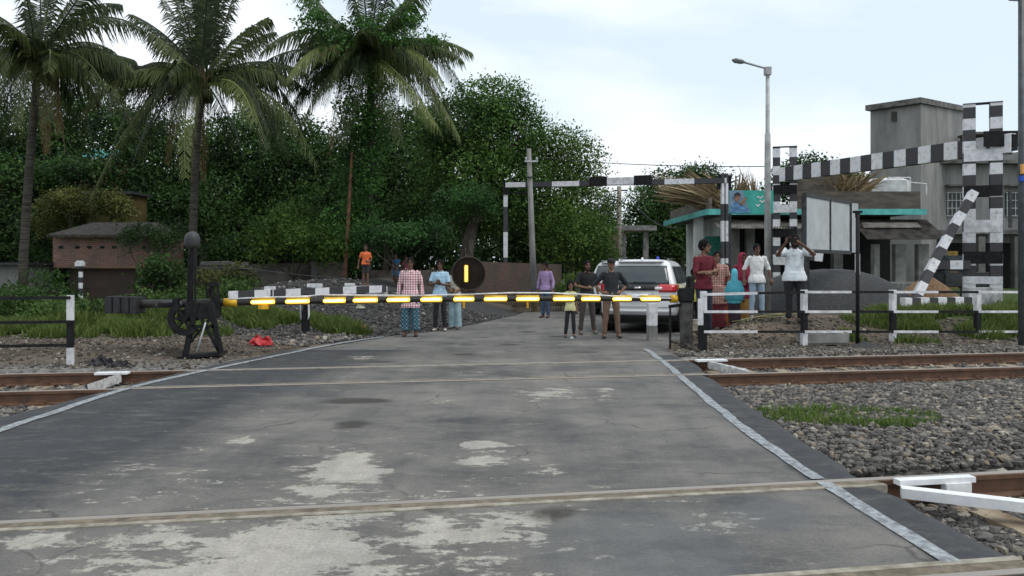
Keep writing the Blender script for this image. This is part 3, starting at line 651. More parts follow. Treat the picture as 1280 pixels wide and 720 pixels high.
# white plinth with the boy on it
P = drop(457, 371); P.z = 0; pd = 23.4; px_ = (457 - 640) * pd / F; ptop = CH - 25.5 * pd / F; pg = H(px_, pd)
mb = MB((px_, pd, pg)); mb.box((px_, pd, (pg - .3 + ptop) / 2), (1.22, .8, ptop - pg + .3), .03, bev=.03); mb.box((px_ - .42, pd - .25, ptop + .04), (.3, .25, .1), .1, bev=.02)
tag(mb.build('plinth', mat('chalky_plinth', (.62, .62, .6), .85, .35, 3, bump=.3)), 'chalky white masonry block the boy in orange stands on', 'plinth')
PLINTH = (px_, pd, ptop)

# bollards
def bollard(px, py, d, h, w, bands, label, cat='bollard'):
    x = (px - 640) * d / F; g = max(H(x, d), -.05); mb = MB((x, d, g)); z = g - .05
    for f, mi in bands:
        zt = g + h * f; mb.box((x, d, (z + zt) / 2), (w, w * .9, zt - z), .1, mi, bev=.012); z = zt
    return tag(mb.build('bollard', [WHITE, BLACK, CONC]), label, cat)
bollard(382, 421, 17.3, .52, .17, [(1, 1)], 'short black stump at the left road edge with a white wire loop on top')
x = (382 - 640) * 17.3 / F
mb = MB((x, 17.3, .5)); mb.tube([(x - .08, 17.2, .42), (x - .09, 17.2, .86), (x - .06, 17.2, .93), (x + .05, 17.2, .93), (x + .09, 17.2, .86), (x + .1, 17.2, .5), (x + .08, 17.2, .42)], .018, 8)
tag(mb.build('wire_loop', WHITE, smooth=True), 'white inverted U loop fixed on the short black stump', 'wire loop')
mb = MB((x, 17.3, .5)); mb.box((x, 17.32, .72), (.09, .09, .5)); tag(mb.build('rest_post', BLACK), 'dark upright inside the white wire loop', 'post')
bollard(815, 425, 16.95, .83, .2, [(.42, 2), (1, 0)], 'square bollard painted white above bare concrete, before the white car')

# ------------------------------------------------------------------ barrier
BD0, BD1 = 14.0, 15.35
def bp(px, dz=0):
    # point on the boom axis at image column px, from line between the two ends
    A, B = V3(215, 379.5, BD0), V3(843, 373.5, BD1); k = (px - 640) / F
    s = (k * A.y - A.x) / ((B.x - A.x) - k * (B.y - A.y)); p = A.lerp(B, s)
    # slight hog of the long arm
    p.z += .035 * math.sin(math.pi * clamp(s)) + dz; return p
YEL = mat('yellow_sleeve', (.72, .42, .02), .5, .2, 9)
BOOMB = mat('boom_black', (.03, .028, .022), .5, .3, 8)
GLOW = mat('amber_led', (1, .85, .3), .4, .05, 6, emit=(1, .62, .06), es=1.0)
GLOWC = mat('amber_led_core', (1, .95, .6), .4, .05, 6, emit=(1, .82, .34), es=1.9)
p = bp(250); org = (p.x, p.y, 0)
t = thing('barrier_boom', org, 'long black barrier arm with glowing yellow bars lowered across the road', 'barrier arm')
boom = MB(org); boom.tube([bp(x) for x in range(160, 850, 30)] + [bp(845)], [.075] * 4 + [.062 - .0009 * i for i in range(20)], 12); boom.build('arm', BOOMB, t, True)
SEG = [(317, 343), (360, 386), (407, 431), (444, 471), (486, 511), (528, 551), (569, 591), (607, 632), (647, 672), (693, 716), (728, 748), (767, 787), (802, 823)]
for i, (a, b) in enumerate(SEG):
    A, B = bp(a - 1.5), bp(b + 1.5); s = MB(org); s.tube([A, B], .068, 12).build('sleeve', YEL, t, True)
    A, B = bp(a), bp(b); dn = Vector((0, -.072, -.004)); mb = MB(org); mb.tube([A + dn, A.lerp(B, .5) + dn, B + dn], .034, 8, round_=True)
    lb = mb.build('light_bar', GLOW, t, True)
    mb = MB(org); dn = Vector((0, -.1, .0)); mb.tube([A.lerp(B, .06) + dn, B.lerp(A, .06) + dn], .017, 6, round_=True); mb.build('light_core', GLOWC, lb, True)
    if i in (0, 6, 8): mb = MB(org); C = A.lerp(B, .5); mb.tube([C + Vector((0, -.03, -.05)), C + Vector((0, -.03, -.17 if i else -.13))], .02 if i else .1, 8); mb.build('hanging_reflector', YEL, t)
for a, b in ((280, 297), (838, 846)):
    MB(org).tube([bp(a), bp(b)], .075, 12).build('end_sleeve', YEL, t, True)
cable = [V3(px, py, interp(px, [(286, 14.1), (840, 15.3)])) for px, py in ((286, 374), (330, 371.5), (380, 371), (400, 368.5), (450, 369), (520, 369.5), (580, 368), (640, 366), (690, 366.2), (740, 368.5), (800, 372), (840, 373))]
MB(org).tube(cable, .016, 6).build('white_cable', WHITE, t, True)
# round disc with the lit bar, mounted on the arm
dx = bp(586); c = Vector((dx.x, dx.y - .02, CH + (HZ - 342) * dx.y / F)); t2 = thing('signal_disc', (c.x, c.y, dx.z + .06), 'round black lamp disc with one lit amber bar, standing on the barrier arm', 'signal lamp')
DM = mat('disc_black', (.02, .014, .010), .7, .4, 5, bump=.1, spec=.15)
mb = MB(t2.location); mb.tube([c + Vector((0, .05, 0)), c + Vector((0, 0, 0)), c + Vector((0, -.02, 0))], [.28, .32, .31], 32); mb.build('disc', DM, t2)
mb = MB(t2.location)
for k in range(33):
    a = k * 2 * math.pi / 32; 
ring = [c + Vector((.312 * math.cos(k * math.pi / 16), -.03, .312 * math.sin(k * math.pi / 16))) for k in range(33)]
mb.tube(ring, .014, 6, cap=False); mb.build('rim', mat('disc_rim', (.03, .022, .015), .6), t2, True)
mb = MB(t2.location); mb.box(c + Vector((-.045, -.04, 0)), (.085, .03, .33), bev=.012); lh = mb.build('lamp_housing', YEL, t2)
mb = MB(t2.location); mb.tube([c + Vector((-.045, -.062, -.13)), c + Vector((-.045, -.062, .13))], .026, 8, round_=True); mb.build('lit_bar', GLOW, lh, True)
MB(t2.location).bar(c + Vector((0, .06, -.4)), c + Vector((0, .06, .1)), .06, .02, up=(0, 1, 0)).build('bracket', DKSTEEL, t2)
# operating machine
g = V3(250, 445, 13.9); org = (g.x, 13.95, -.02)
t = thing('barrier_machine', org, 'black lifting barrier machine with A frame, gear quadrant and counterweight', 'barrier machine')
def Q(px, py, d=13.95): return V3(px, py, d)
mb = MB(org)
for d in (13.75, 14.15):
    mb.bar(Q(246, 378, d), Q(231, 446, d), .09, .05, up=(0, 1, 0)); mb.bar(Q(262, 378, d), Q(276, 440, d), .1, .05, up=(0, 1, 0)); mb.bar(Q(240, 408, d), Q(268, 408, d), .05, .05)
    mb.bar(Q(236, 430, d), Q(268, 392, d), .04, .04)
    mb.bar(Q(250, 396, d), Q(273, 438, d), .05, .04)
mb.box(Q(254, 388), (.5, .42, .28), 0, bev=.02); mb.box(Q(236, 394), (.28, .34, .2), 0, bev=.02)
mb.bar(Q(228, 446), Q(278, 441), .5, .05); mb.build('frame', BLACK, t)
mb = MB(org); c = Q(238, 397); n = 24
vs = []
for rr, yy in ((.3, -.26), (.3, -.2), (.19, -.2), (.19, -.26)):
    for k in range(n + 1):
        a = math.pi * .62 + math.pi * 1.15 * k / n; vs.append(c + Vector((rr * math.cos(a), yy, rr * math.sin(a))))
m_ = n + 1; mb.add(vs, [((i * m_) + k, (i * m_) + k + 1, ((i + 1) % 4 * m_) + k + 1, ((i + 1) % 4 * m_) + k) for i in range(4) for k in range(n)])
for a in (math.pi * .75, math.pi, math.pi * 1.3, math.pi * 1.6): mb.bar(c + Vector((0, -.23, 0)), c + Vector((.2 * math.cos(a), -.23, .2 * math.sin(a))), .04, .04, up=(0, 1, 0))
mb.tube([c + Vector((0, -.3, 0)), c + Vector((0, .3, 0))], .05, 12); mb.build('gear_quadrant', BLACK, t)
mb = MB(org); 
for i in range(4): mb.box(Q(141 + i * 10.4, 380.5 + .3 * i), (.135, .34, .29), 0, bev=.012)
mb.build('counterweight', mat('cast_weight', (.03, .031, .034), .6, .4, 9, bump=.3), t)
MB(org).tube([Q(176, 381), Q(228, 380)], .062, 12).build('tail_shaft', mat('tail_paint', (.09, .095, .1), .45, .3, 9), t, True)
mb = MB(org); mb.box(Q(208, 380.5), (.3, .14, .1), 0, bev=.02); mb.box(Q(222, 378), (.12, .2, .16), bev=.02); mb.build('clamp', BLACK, t)
mb = MB(org); mb.bar(Q(264, 356), Q(268, 384), .05, .1, up=(0, 1, 0)); mb.bar(Q(273, 356), Q(272, 384), .03, .05, up=(0, 1, 0)); mb.box(Q(267, 355), (.17, .14, .08), bev=.01); mb.box(Q(262, 366), (.1, .1, .16), bev=.01); mb.box(Q(271, 375), (.12, .06, .1), bev=.01)
mb.build('lever_bracket', BLACK, t)
MB(org).tube([Q(257, 403, 13.6), Q(246, 440, 13.55)], .016, 8).build('pale_stay', mat('galvanised', (.45, .46, .47), .45, .2, 8), t, True)
mb = MB(org); mb.tube([Q(238, 384), Q(239, 335), Q(240, 308)], [.048, .042, .038], 10); mb.bar(Q(234, 384, 13.9), Q(236, 318, 13.9), .02, .02); mb.bar(Q(244, 384, 13.9), Q(244, 318, 13.9), .03, .03); mb.build('mast', BLACK, t, False)
mb = MB(org); mb.tube([Q(240, 311), Q(240, 306), Q(240.5, 297), Q(240.5, 292), Q(240.5, 289.5)], [.09, .135, .13, .1, .04], 14); mb.build('gong_cap', mat('cap_grey', (.05, .052, .054), .6, .3, 7), t, True)
# cable from the mast to the bush line (thin line seen against the wall)
mb = MB(Q(246, 334)); mb.tube([Q(246, 334), Q(310, 336, 15.5), Q(370, 343, 17), Q(432, 349, 18.5), Q(470, 352, 20)], .008, 5); tag(mb.build('stay_wire', DKSTEEL), 'thin wire running right from the barrier machine mast', 'wire')
# end rest
xr = (858 - 640) * 15.4 / F; g = H(xr, 15.4); t = thing('boom_rest', (xr, 15.4, g), 'dark steel stand holding the free end of the barrier arm', 'barrier rest')
mb = MB(t.location); mb.box((xr, 15.4, (g + .95) / 2 - .05), (.22, .16, .95 - g + .1), 0); mb.build('post', mat('weathered_post', (.1, .095, .09), .7, .5, 6, bump=.3), t)
mb = MB(t.location); mb.box((xr - .02, 15.38, 1.02), (.3, .22, .28), bev=.03); mb.box((xr + .1, 15.5, 1.2), (.16, .12, .38), R(20), bev=.03); mb.build('lock_housing', BLACK, t)
mb = MB(t.location); mb.bar((xr - .34, 15.3, g - .03), (xr - .34, 15.3, .82), .035, .035, up=(0, 1, 0)); mb.bar((xr - .36, 15.3, .8), (xr, 15.38, .84), .06, .06); mb.build('side_rod', BLACK, t)

# ------------------------------------------------------------------ height gauges (striped)
def lattice_column(parent, org, x, y, z0, z1, w, leg, rz, period, battens):
    c, s = math.cos(rz), math.sin(rz); ux, uy = Vector((c, s, 0)), Vector((-s, c, 0)); ctr = Vector((x, y, 0))
    mb = MB(org)
    for i in (-1, 1):
        # channel section: a web outside and two flanges
        o = ctr + ux * (i * (w / 2 - leg / 2))
        mb.bar(o + Vector((0, 0, z0)) - uy * w * .12, o + Vector((0, 0, z1)) - uy * w * .12, leg, .014, up=uy)
        mb.bar(o + Vector((0, 0, z0)) + uy * w * .12, o + Vector((0, 0, z1)) + uy * w * .12, leg, .014, up=uy)
        oo = ctr + ux * (i * (w / 2)); mb.bar(oo + Vector((0, 0, z0)), oo + Vector((0, 0, z1)), .014, w * .24 - .02, up=uy)
    n = mb.build('column', striped('band_%.2f' % period, 2, period, .5, .1), parent)
    for zb, hb, mi in battens:
        for k in (-1, 1):
            m = MB(org); m.bar(ctr + uy * (k * (w * .12 + .022)) - ux * w / 2 + Vector((0, 0, zb)), ctr + uy * (k * (w * .12 + .022)) + ux * w / 2 + Vector((0, 0, zb)), .014, hb)
            m.build('batten', [WHITE, BLACK][mi], parent)
    mb = MB(org); mb.box((x, y, z1 + .012), (w + .02, w * .24 + .06, .022), rz); mb.build('cap_plate', DKSTEEL, parent)
def cz(py, d): return CH + (HZ - py) * d / F
# big gauge over the side road: near column 1228, far column 981
d1, d2 = 21.5, 29.3; x1, x2 = (1228 - 640) * d1 / F, (981 - 640) * d2 / F
rz = math.atan2(d1 - d2, x1 - x2); org = (x1, d1, H(x1, d1))
t = thing('height_gauge', org, 'tall black and white height gauge whose beam slopes past the grey tower', 'height gauge')
lattice_column(t, org, x1, d1, org[2] - .1, cz(130, d1), .92, .29, -.42, .62, [(cz(194.5, d1), .33, 0), (cz(239, d1), .3, 1), (cz(283, d1), .34, 0), (cz(322, d1), .33, 1), (cz(350, d1), .2, 0)])
lattice_column(t, org, x2, d2, H(x2, d2) - .1, cz(184, d2), .84, .25, -.25, .66, [(cz(237, d2), .34, 1), (cz(261, d2), .3, 0), (cz(290, d2), .4, 1), (cz(326, d2), .3, 0)])
A = Vector((x2 - .35, d2 - .05, cz(219, d2))); B = Vector((x1 + .75, d1 - .5, cz(179, d1 - .4) - .12)); 
B = Vector((x1 + .45, d1 - .52, cz(178.5, d1 - .5))); A = Vector((x2 - .3, d2 - .3, cz(218.5, d2 - .3)))
mb = MB((A.x, A.y, A.z)); dirv = (B - A); Ln = dirv.length; rz_ = math.atan2(dirv.y, dirv.x); pit = math.asin(dirv.z / Ln)
be = MB(); be.box((Ln / 2, 0, 0), (Ln, .03, .5)); be.box((Ln / 2, .1, -.25), (Ln, .2, .015)); be.box((Ln / 2, .1, .25), (Ln, .2, .015)); o = be.build('beam', striped('beam_stripe', 0, .86, .5, .15), t)
o.location = A - Vector(org); o.rotation_euler = (0, -pit, rz_)
mb = MB(org); mb.box((x1 + .62, d1 + .1, cz(177, d1)), (.5, .5, .5), .35); mb.box((x1 + .3, d1 - .35, cz(176, d1)), (.9, .03, .42), -.1); mb.build('beam_end', BLACK, t)
# strut from the near column to the ground
A, B = Vector((x1 - .55, d1 - .35, cz(240, d1))), Vector(((1130 - 640) * (d1 - .9) / F, d1 - .9, cz(391, d1 - .9)))
Ln = (B - A).length; s = MB()
for cx_, cy_, w_, h_ in ((0, 0, .24, .02), (.12, .1, .02, .2), (-.12, .1, .02, .2)):
    vs = []
    for i in range(13):
        z = Ln * i / 12; bo = .16 * math.sin(math.pi * i / 12); vs += [Vector((cx_ + a_ * w_ / 2 + bo, cy_ + b_ * h_ / 2, z)) for a_, b_ in ((-1, -1), (1, -1), (1, 1), (-1, 1))]
    s.add(vs, [(i * 4 + k, i * 4 + (k + 1) % 4, i * 4 + 4 + (k + 1) % 4, i * 4 + 4 + k) for i in range(12) for k in range(4)] + [(3, 2, 1, 0), (48, 49, 50, 51)])
o = s.build('strut', striped('strut_stripe', 2, .74, .5, .1), t)
o.location = A - Vector(org); o.rotation_euler = (B - A).to_track_quat('Z', 'Y').to_euler(); o.rotation_euler.rotate_axis('Z', R(205))
gx = striped('tie_stripe', 0, .7, .5, .3)
MB(org).bar(Vector(((1165 - 640) * d1 / F, d1, cz(331, d1))), Vector((x1 - .35, d1, cz(331, d1))), .1, .24).build('tie', gx, t)
mb = MB(org); mb.box((x1 + .7, d1 - .1, cz(262, d1)), (.1, .03, 1.0), .3); mb.build('side_plate', DKSTEEL, t)
# cross brace foot on the far column
mb = MB(org); mb.bar(Vector((x2 + .3, d2, cz(318, d2))), Vector(((1028 - 640) * d2 / F, d2, cz(322, d2))), .1, .3); mb.build('tie', gx, t)
# the gauge over the road
d3, d4 = 31.0, 28.5; x3, x4 = (632 - 640) * d3 / F, (905.5 - 640) * d4 / F; org = (x3, d3, 0)
t = thing('height_gauge', org, 'thin striped height gauge spanning the road behind the white car', 'height gauge')
mb = MB(org); mb.box((x3, d3, (cz(236, d3)) / 2), (.17, .14, cz(236, d3) + .1)); mb.build('column', striped('slim_col', 2, 2.0, .5, .04), t)
mb = MB(org); mb.box((x3, d3, cz(238, d3)), (.22, .2, .35)); mb.box((x3 + .5, d3, cz(241, d3)), (.8, .1, .07)); mb.build('corner_plate', BLACK, t)
mb = MB(org); z0 = H(x4, d4)
for i in (-1, 1): mb.box((x4 + i * .07, d4, (z0 + cz(217, d4)) / 2), (.09, .2, cz(217, d4) - z0)); 
mb.build('column', striped('far_col', 2, 1.36, .55, .18), t)
mb = MB(org); mb.box((x4 + .05, d4 + .25, cz(227, d4)), (.45, .35, .5)); mb.build('corner_plate', BLACK, t)
A, B = Vector((x3, d3 - .1, cz(231.5, d3))), Vector((x4 + .05, d4 - .12, cz(226, d4))); L_ = (B - A); be = MB(); be.box((L_.length / 2, 0, 0), (L_.length, .06, .19)); be.box((L_.length / 2, .06, -.09), (L_.length, .12, .02)); o = be.build('beam', striped('thin_beam', 0, 2.15, .5, .12), t)
o.location = A - Vector(org); o.rotation_euler = (0, -math.asin(L_.z / L_.length), math.atan2(L_.y, L_.x))
s0 = .40; p = A.lerp(B, .40); q = A.lerp(B, .68)
pl = MB(); Lq = (q - p).length
for i, (a_, b_, mi) in enumerate(((0, .29, 1), (.29, .72, 0), (.72, 1, 1))): pl.box((Lq * (a_ + b_) / 2, -.05, .05), (Lq * (b_ - a_), .03, .36 if mi else .26), 0, mi)
o = pl.build('clearance_plate', [WHITE, BLACK], t); o.location = p - Vector(org); o.rotation_euler = (0, 0, math.atan2(L_.y, L_.x))

# ------------------------------------------------------------------ poles, lamp, wires, signs
POLE = mat('pole_concrete', (.24, .235, .225), .85, .3, 3, bump=.3, stretch=(1, 1, .3))
ld = 20.5; lx = (959.5 - 640) * ld / F; lz = H(lx, ld)
t = thing('street_lamp', (lx, ld, lz), 'tall pale grey street lamp with a single arm reaching left', 'street lamp')
LG = mat('lamp_grey', (.42, .43, .42), .55, .25, 4, metal=.2)
MB(t.location).tube([(lx, ld, lz - .1), (lx, ld, cz(200, ld)), (lx, ld, cz(168, ld)), (lx, ld, cz(166, ld)), (lx, ld, cz(84, ld))], [.085, .08, .075, .055, .05], 12).build('pole', LG, t, True)
MB(t.location).tube([(lx, ld, cz(92, ld)), (lx, ld, cz(86, ld)), (lx - .15, ld - .03, cz(84.5, ld)), ((925 - 640) * ld / F, ld - .25, cz(80.5, ld))], .028, 8).build('arm', LG, t, True)
mb = MB(t.location); e0, e1 = Vector(((927 - 640) * ld / F, ld - .25, cz(81, ld))), Vector(((910.5 - 640) * ld / F, ld - .35, cz(79.3, ld)))
mb.tube([e0, e0.lerp(e1, .25), e0.lerp(e1, .75), e1], [.045, .085, .09, .03], 10, sy=.7); mb.build('lamp_head', mat('lamp_head', (.2, .21, .21), .4), t, True)
MB(t.location).box((lx, ld, cz(89, ld)), (.16, .16, .2)).build('arm_clamp', LG, t)
ud = 27.5; ux0, ux1 = (668.5 - 640) * ud / F, (661 - 640) * ud / F; uz = H(ux0, ud)
t = thing('utility_pole', (ux0, ud, uz), 'grey concrete power pole leaning slightly before the trees', 'utility pole')
MB(t.location).tube([(ux0, ud, uz - .2), (ux1, ud, cz(186, ud))], [.125, .08], 10).build('pole', POLE, t, True)
mb = MB(t.location); zz = cz(202, ud); mb.bar((ux1 - .15, ud - .1, zz), (ux1 + .32, ud - .1, zz), .05, .06); 
mb.build('crossarm', mat('insulator', (.5, .5, .5), .4), t)
for k in (-.1, .28): MB(t.location).tube([(ux1 + k, ud - .1, zz + .025), (ux1 + k, ud - .1, zz + .14)], .035, 8).build('insulator', mat('insulator', (.5, .5, .5), .4), t, True)
MB(t.location).box((ux1 + .03, ud - .1, cz(222, ud)), (.2, .05, .05)).build('bracket', DKSTEEL, t)
def sag(p, q, s, r, label, name='wire'):
    p, q = Vector(p), Vector(q); pts = [p.lerp(q, i / 16) - Vector((0, 0, s * 4 * (i / 16) * (1 - i / 16))) for i in range(17)]
    return tag(MB(p).tube(pts, r, 5).build(name, mat('wire_black', (.03, .03, .03), .6)), label, 'wire')
sag((ux1 + .3, ud - .1, zz + .14), (lx, ld, cz(208, ld)), .1, .012, 'overhead wire from the leaning power pole to the street lamp')
pd2 = 46; px2 = (774 - 640) * pd2 / F
t = thing('utility_pole', (px2, pd2, 0), 'distant thin concrete pole beside the small grey shelter', 'utility pole')
MB(t.location).tube([(px2, pd2, 0), (px2, pd2, cz(233, pd2))], [.19, .13], 10).build('pole', mat('far_pole', (.28, .25, .21), .9, .3, 2), t, True)
mb = MB(t.location); mb.bar((px2 - .3, pd2, cz(238, pd2)), (px2 + .5, pd2, cz(238, pd2)), .08, .08); mb.build('crossarm', DKSTEEL, t)
sag((px2, pd2, cz(238, pd2)), V3(735, 256, 36), .3, .02, 'short wire from the distant pole into the trees')
sag((px2 + .4, pd2, cz(240, pd2)), V3(850, 285, 38), .6, .02, 'wire sagging from the distant pole to the turquoise eaved shop')
# black steel post in front of the striped fence, on a mound
bd = 15.6; bx = (1072 - 640) * bd / F; bz_ = H(bx, bd)
t = thing('steel_post', (bx, bd, bz_), 'slim black steel post with a small cap plate, set in a dark grit mound', 'post')
MB(t.location).tube([(bx, bd, bz_ - .05), (bx, bd, cz(268, bd))], .038, 10).build('shaft', BLACK, t, True)
mb = MB(t.location); mb.box((bx, bd, cz(265, bd)), (.17, .06, .05)); mb.box((bx, bd, cz(269, bd)), (.08, .05, .1)); mb.build('cap_plate', BLACK, t)
def heap(name, ctr, rx, ry, h, m, label, cat, n=46, lump=.12, sharp=1.0, rz=0):
    mb = MB(ctr); vs = []; c, s = math.cos(rz), math.sin(rz)
    for j in range(n // 2 + 1):
        r = j / (n // 2)
        for k in range(n):
            a = 2 * math.pi * k / n; ex = r * (1 + .12 * noise.noise(Vector((math.cos(a) * 1.3, math.sin(a) * 1.3, ctr[0])))); lx_, ly_ = rx * ex * math.cos(a), ry * ex * math.sin(a)
            z = h * (1 - r ** (1.15 * sharp)) ; z *= 1 + lump * noise.noise(Vector((lx_ * .9, ly_ * .9, 3))); z += .035 * noise.noise(Vector((lx_ * 4, ly_ * 4, 3))) * (1 - r)
            vs.append(Vector((ctr[0] + lx_ * c - ly_ * s, ctr[1] + lx_ * s + ly_ * c, ctr[2] + z - .12)))
    fs = [(j * n + k, j * n + (k + 1) % n, (j + 1) * n + (k + 1) % n, (j + 1) * n + k) for j in range(n // 2) for k in range(n)]
    mb.add(vs, fs); return tag(mb.build(name, m, smooth=True), label, cat)
GRIT = mat('dark_grit', (.055, .055, .055), .95, .4, 30, bump=.6)
heap('grit_mound', (bx + .1, bd - .1, bz_ + .03), .62, .45, .22, GRIT, 'low dark grit mound round the foot of the slim black post', 'mound')
# concrete footing slab beside it
mb = MB((bx - .75, bd + .55, .1)); mb.box((bx - .5, bd + .5, .12), (.95, .45, .26), .12, bev=.04); tag(mb.build('concrete_block', CONC), 'grey concrete block left of the slim black post behind the fence', 'concrete block')
mb = MB((4.1, 16.9, .2)); mb.box(V3(868, 408, 17.2), (.42, .36, .3), .3, bev=.07); tag(mb.build('stone_block', mat('pale_stone', (.33, .29, .22), .9, .4, 4, bump=.5)), 'pale worn stone block behind the barrier rest', 'stone block')
# stone dust heap
hx, hd = (1040 - 640) * 21.5 / F, 21.8
hx = (1035 - 640) * 21.5 / F
heap('stone_dust_heap', (hx, hd, .4), 2.6, 1.6, 1.2, mat('stone_dust', (.06, .062, .064), .95, .35, 24, bump=.4), 'big dark grey stone dust heap under the white board', 'stone dust heap', sharp=2.6, lump=.06)
heap('sand_heap', ((1158 - 640) * 22.6 / F, 22.6, .3), 1.5, .9, 1.15, mat('orange_sand', (.27, .165, .09), .95, .35, 18, bump=.5), 'orange brown sand heap behind the slanting striped strut', 'sand heap')
# striped kerb blocks in front of the sand
A, B = V3(1128, 379, 19.0), V3(1218, 379, 19.6); be = MB(); L_ = B - A; be.box((L_.length / 2, 0, 0), (L_.length, .18, .26), bev=.01); o = be.build('striped_kerb', striped('kerb_stripe', 0, .52, .5, .1)); o.location = A; o.rotation_euler = (0, 0, math.atan2(L_.y, L_.x)); tag(o, 'low black and white striped kerb wall at the foot of the sand heap', 'kerb')
mb = MB(V3(1228, 390, 19.5)); mb.box(V3(1228, 377, 19.8), (.95, .25, .72), .1, bev=.02); tag(mb.build('plinth', mat('limewash', (.5, .51, .52), .85, .35, 4)), 'pale whitewashed block at the foot of the tall striped column', 'plinth')
# white board on posts, its back/face in two pale panels
A0, B0 = V3(1005, 246, 18.6), V3(1062, 257, 21.0); A1, B1 = V3(1005, 314, 18.6), V3(1062, 316, 21.0); A1.z = B1.z = 1.95; A0.z = B0.z = 3.28
t = thing('notice_board', (A0.x, A0.y, .4), 'big blank pale board in a dark frame above the stone dust heap', 'board')
BW = mat('board_white', (.44, .47, .48), .6, .12, 3)
mb = MB(t.location); dn = (B0 - A0).normalized(); nn_ = Vector((dn.y, -dn.x, 0)); pan = lambda a, b: [A1.lerp(B1, a) + nn_ * .03, A1.lerp(B1, b) + nn_ * .03, A0.lerp(B0, b) + nn_ * .03, A0.lerp(B0, a) + nn_ * .03]
for a, b in ((.03, .5), (.53, .97)):
    q = pan(a, b); MB(t.location).add(q + [p - nn_ * .02 for p in q], [(0, 1, 2, 3), (7, 6, 5, 4), (0, 4, 5, 1), (1, 5, 6, 2), (2, 6, 7, 3), (3, 7, 4, 0)]).build('panel', BW, t)
mb = MB(t.location)
for f in (0, .515, 1): mb.bar(A1.lerp(B1, f), A0.lerp(B0, f), .09, .09, up=(0, 1, 0))
mb.bar(A0, B0, .09, .09); mb.bar(A1, B1, .09, .09); mb.build('frame', DKSTEEL, t)
C = B0 + Vector((.32, .25, 0)); C1 = B1 + Vector((.32, .25, 0)); mb = MB(t.location); mb.add([B1 + nn_ * .02, C1 + nn_ * .02, C + nn_ * .02, B0 + nn_ * .02, B1, C1, C, B0], [(0, 1, 2, 3), (7, 6, 5, 4), (0, 4, 5, 1), (1, 5, 6, 2), (2, 6, 7, 3), (3, 7, 4, 0)]); mb.build('panel', BW, t)
for P_ in (A1.lerp(B1, .05), C1):
    mb = MB(t.location); g = H(P_.x, P_.y); mb.bar((P_.x, P_.y, g - .1), (P_.x, P_.y, 1.92), .1, .1, up=(0, 1, 0)); mb.build('leg', striped('leg_stripe', 2, 1.3, .5, .3) if P_ is C1 else DKSTEEL, t)
# picture hoarding: generic teal and blue painted panel
hd2 = 26.5; a, b = (911 - 640) * hd2 / F, (966.5 - 640) * hd2 / F; z1, z0 = cz(238, hd2), cz(267, hd2)
t = thing('hoarding', ((a + b) / 2, hd2, H((a + b) / 2, hd2)), 'teal and blue picture hoarding with a figure, beside the street lamp', 'hoarding')
MB(t.location).box(((a + b) / 2, hd2, (z0 + z1) / 2), (b - a, .04, z1 - z0)).build('panel', mat('hoarding_teal', (.02, .25, .2), .5, .3, 2.2, c2=(.05, .38, .32)), t)
def flat(name, pts, y, m, th=.012): 
    mb = MB(t.location); vs = [Vector(((px - 640) * hd2 / F, y, cz(py, hd2))) for px, py in pts]; n = len(vs); mb.add(vs + [p + Vector((0, th, 0)) for p in vs], [tuple(range(n)), tuple(range(n, 2 * n))[::-1]] + [(i, (i + 1) % n, n + (i + 1) % n, n + i) for i in range(n)]); return mb.build(name, m, t)
flat('printed_sky', [(911.5, 238.5), (928, 238.5), (932, 252), (938, 266.5), (911.5, 266.5)], hd2 - .034, mat('print_lilac', (.2, .3, .42), .5, .3, 4))
flat('printed_shirt', [(913, 266), (914, 258), (919, 252), (925, 254), (931, 258), (938, 266)], hd2 - .05, mat('print_blue', (.12, .28, .5), .5, .4, 9))
hm = mat('print_skin', (.3, .17, .11), .5, .3, 9); flat('printed_face', [(918, 250), (917.5, 245), (920, 242.5), (923.5, 243), (924.5, 247), (922.5, 252), (919.5, 252.5)], hd2 - .064, hm)
flat('printed_arm', [(924, 255), (930, 247), (933, 246), (932.5, 249), (928, 257)], hd2 - .062, hm)
flat('printed_hair', [(917, 246), (917.5, 242), (921, 240.5), (924.5, 242), (924.8, 245.5), (922, 243.8), (919, 245)], hd2 - .078, mat('print_dark', (.02, .02, .025), .5))
for i, (x0, y0, ln) in enumerate(((945, 247, 9), (948, 252, 8), (944, 257, 6))): flat('printed_lettering', [(x0, y0), (x0 + ln * .3, y0 - 2), (x0 + ln * .5, y0 + .4), (x0 + ln, y0 - 2.5), (x0 + ln * .95, y0 - .8), (x0 + ln * .5, y0 + 2), (x0 + ln * .3, y0)], hd2 - .034, WHITE)
mb = MB(t.location)
for q in (a + .05, b - .05): mb.box((q, hd2 + .06, (z1 + H(q, hd2)) / 2), (.07, .07, z1 - H(q, hd2)))
mb.build('leg', DKSTEEL, t)
# thin dark pole at the right frame edge with a small blue and orange lamp box
rd = 15.8; rx = (1276.5 - 640) * rd / F; t = thing('edge_pole', (rx, rd, H(rx, rd)), 'thin dark pole at the right edge carrying a small blue and orange box', 'pole')
MB(t.location).tube([(rx, rd, H(rx, rd) - .1), (rx, rd, 7.4)], .055, 10).build('shaft', mat('dark_pole', (.07, .085, .09), .5, .3, 5), t, True)
mb = MB(t.location); mb.box((rx - .03, rd - .08, cz(224, rd)), (.12, .06, .12), bev=.01); mb.build('blue_box', mat('blue_plastic', (.02, .09, .5), .4), t)
mb = MB(t.location); mb.box((rx + .0, rd - .08, cz(212, rd)), (.12, .06, .2), bev=.01); mb.build('orange_box', mat('orange_plastic', (.8, .4, .12), .4), t)
mb = MB(t.location); mb.bar((rx - .25, rd, 6.95), (rx + .1, rd, 6.93), .02, .02); mb.build('bracket', DKSTEEL, t)
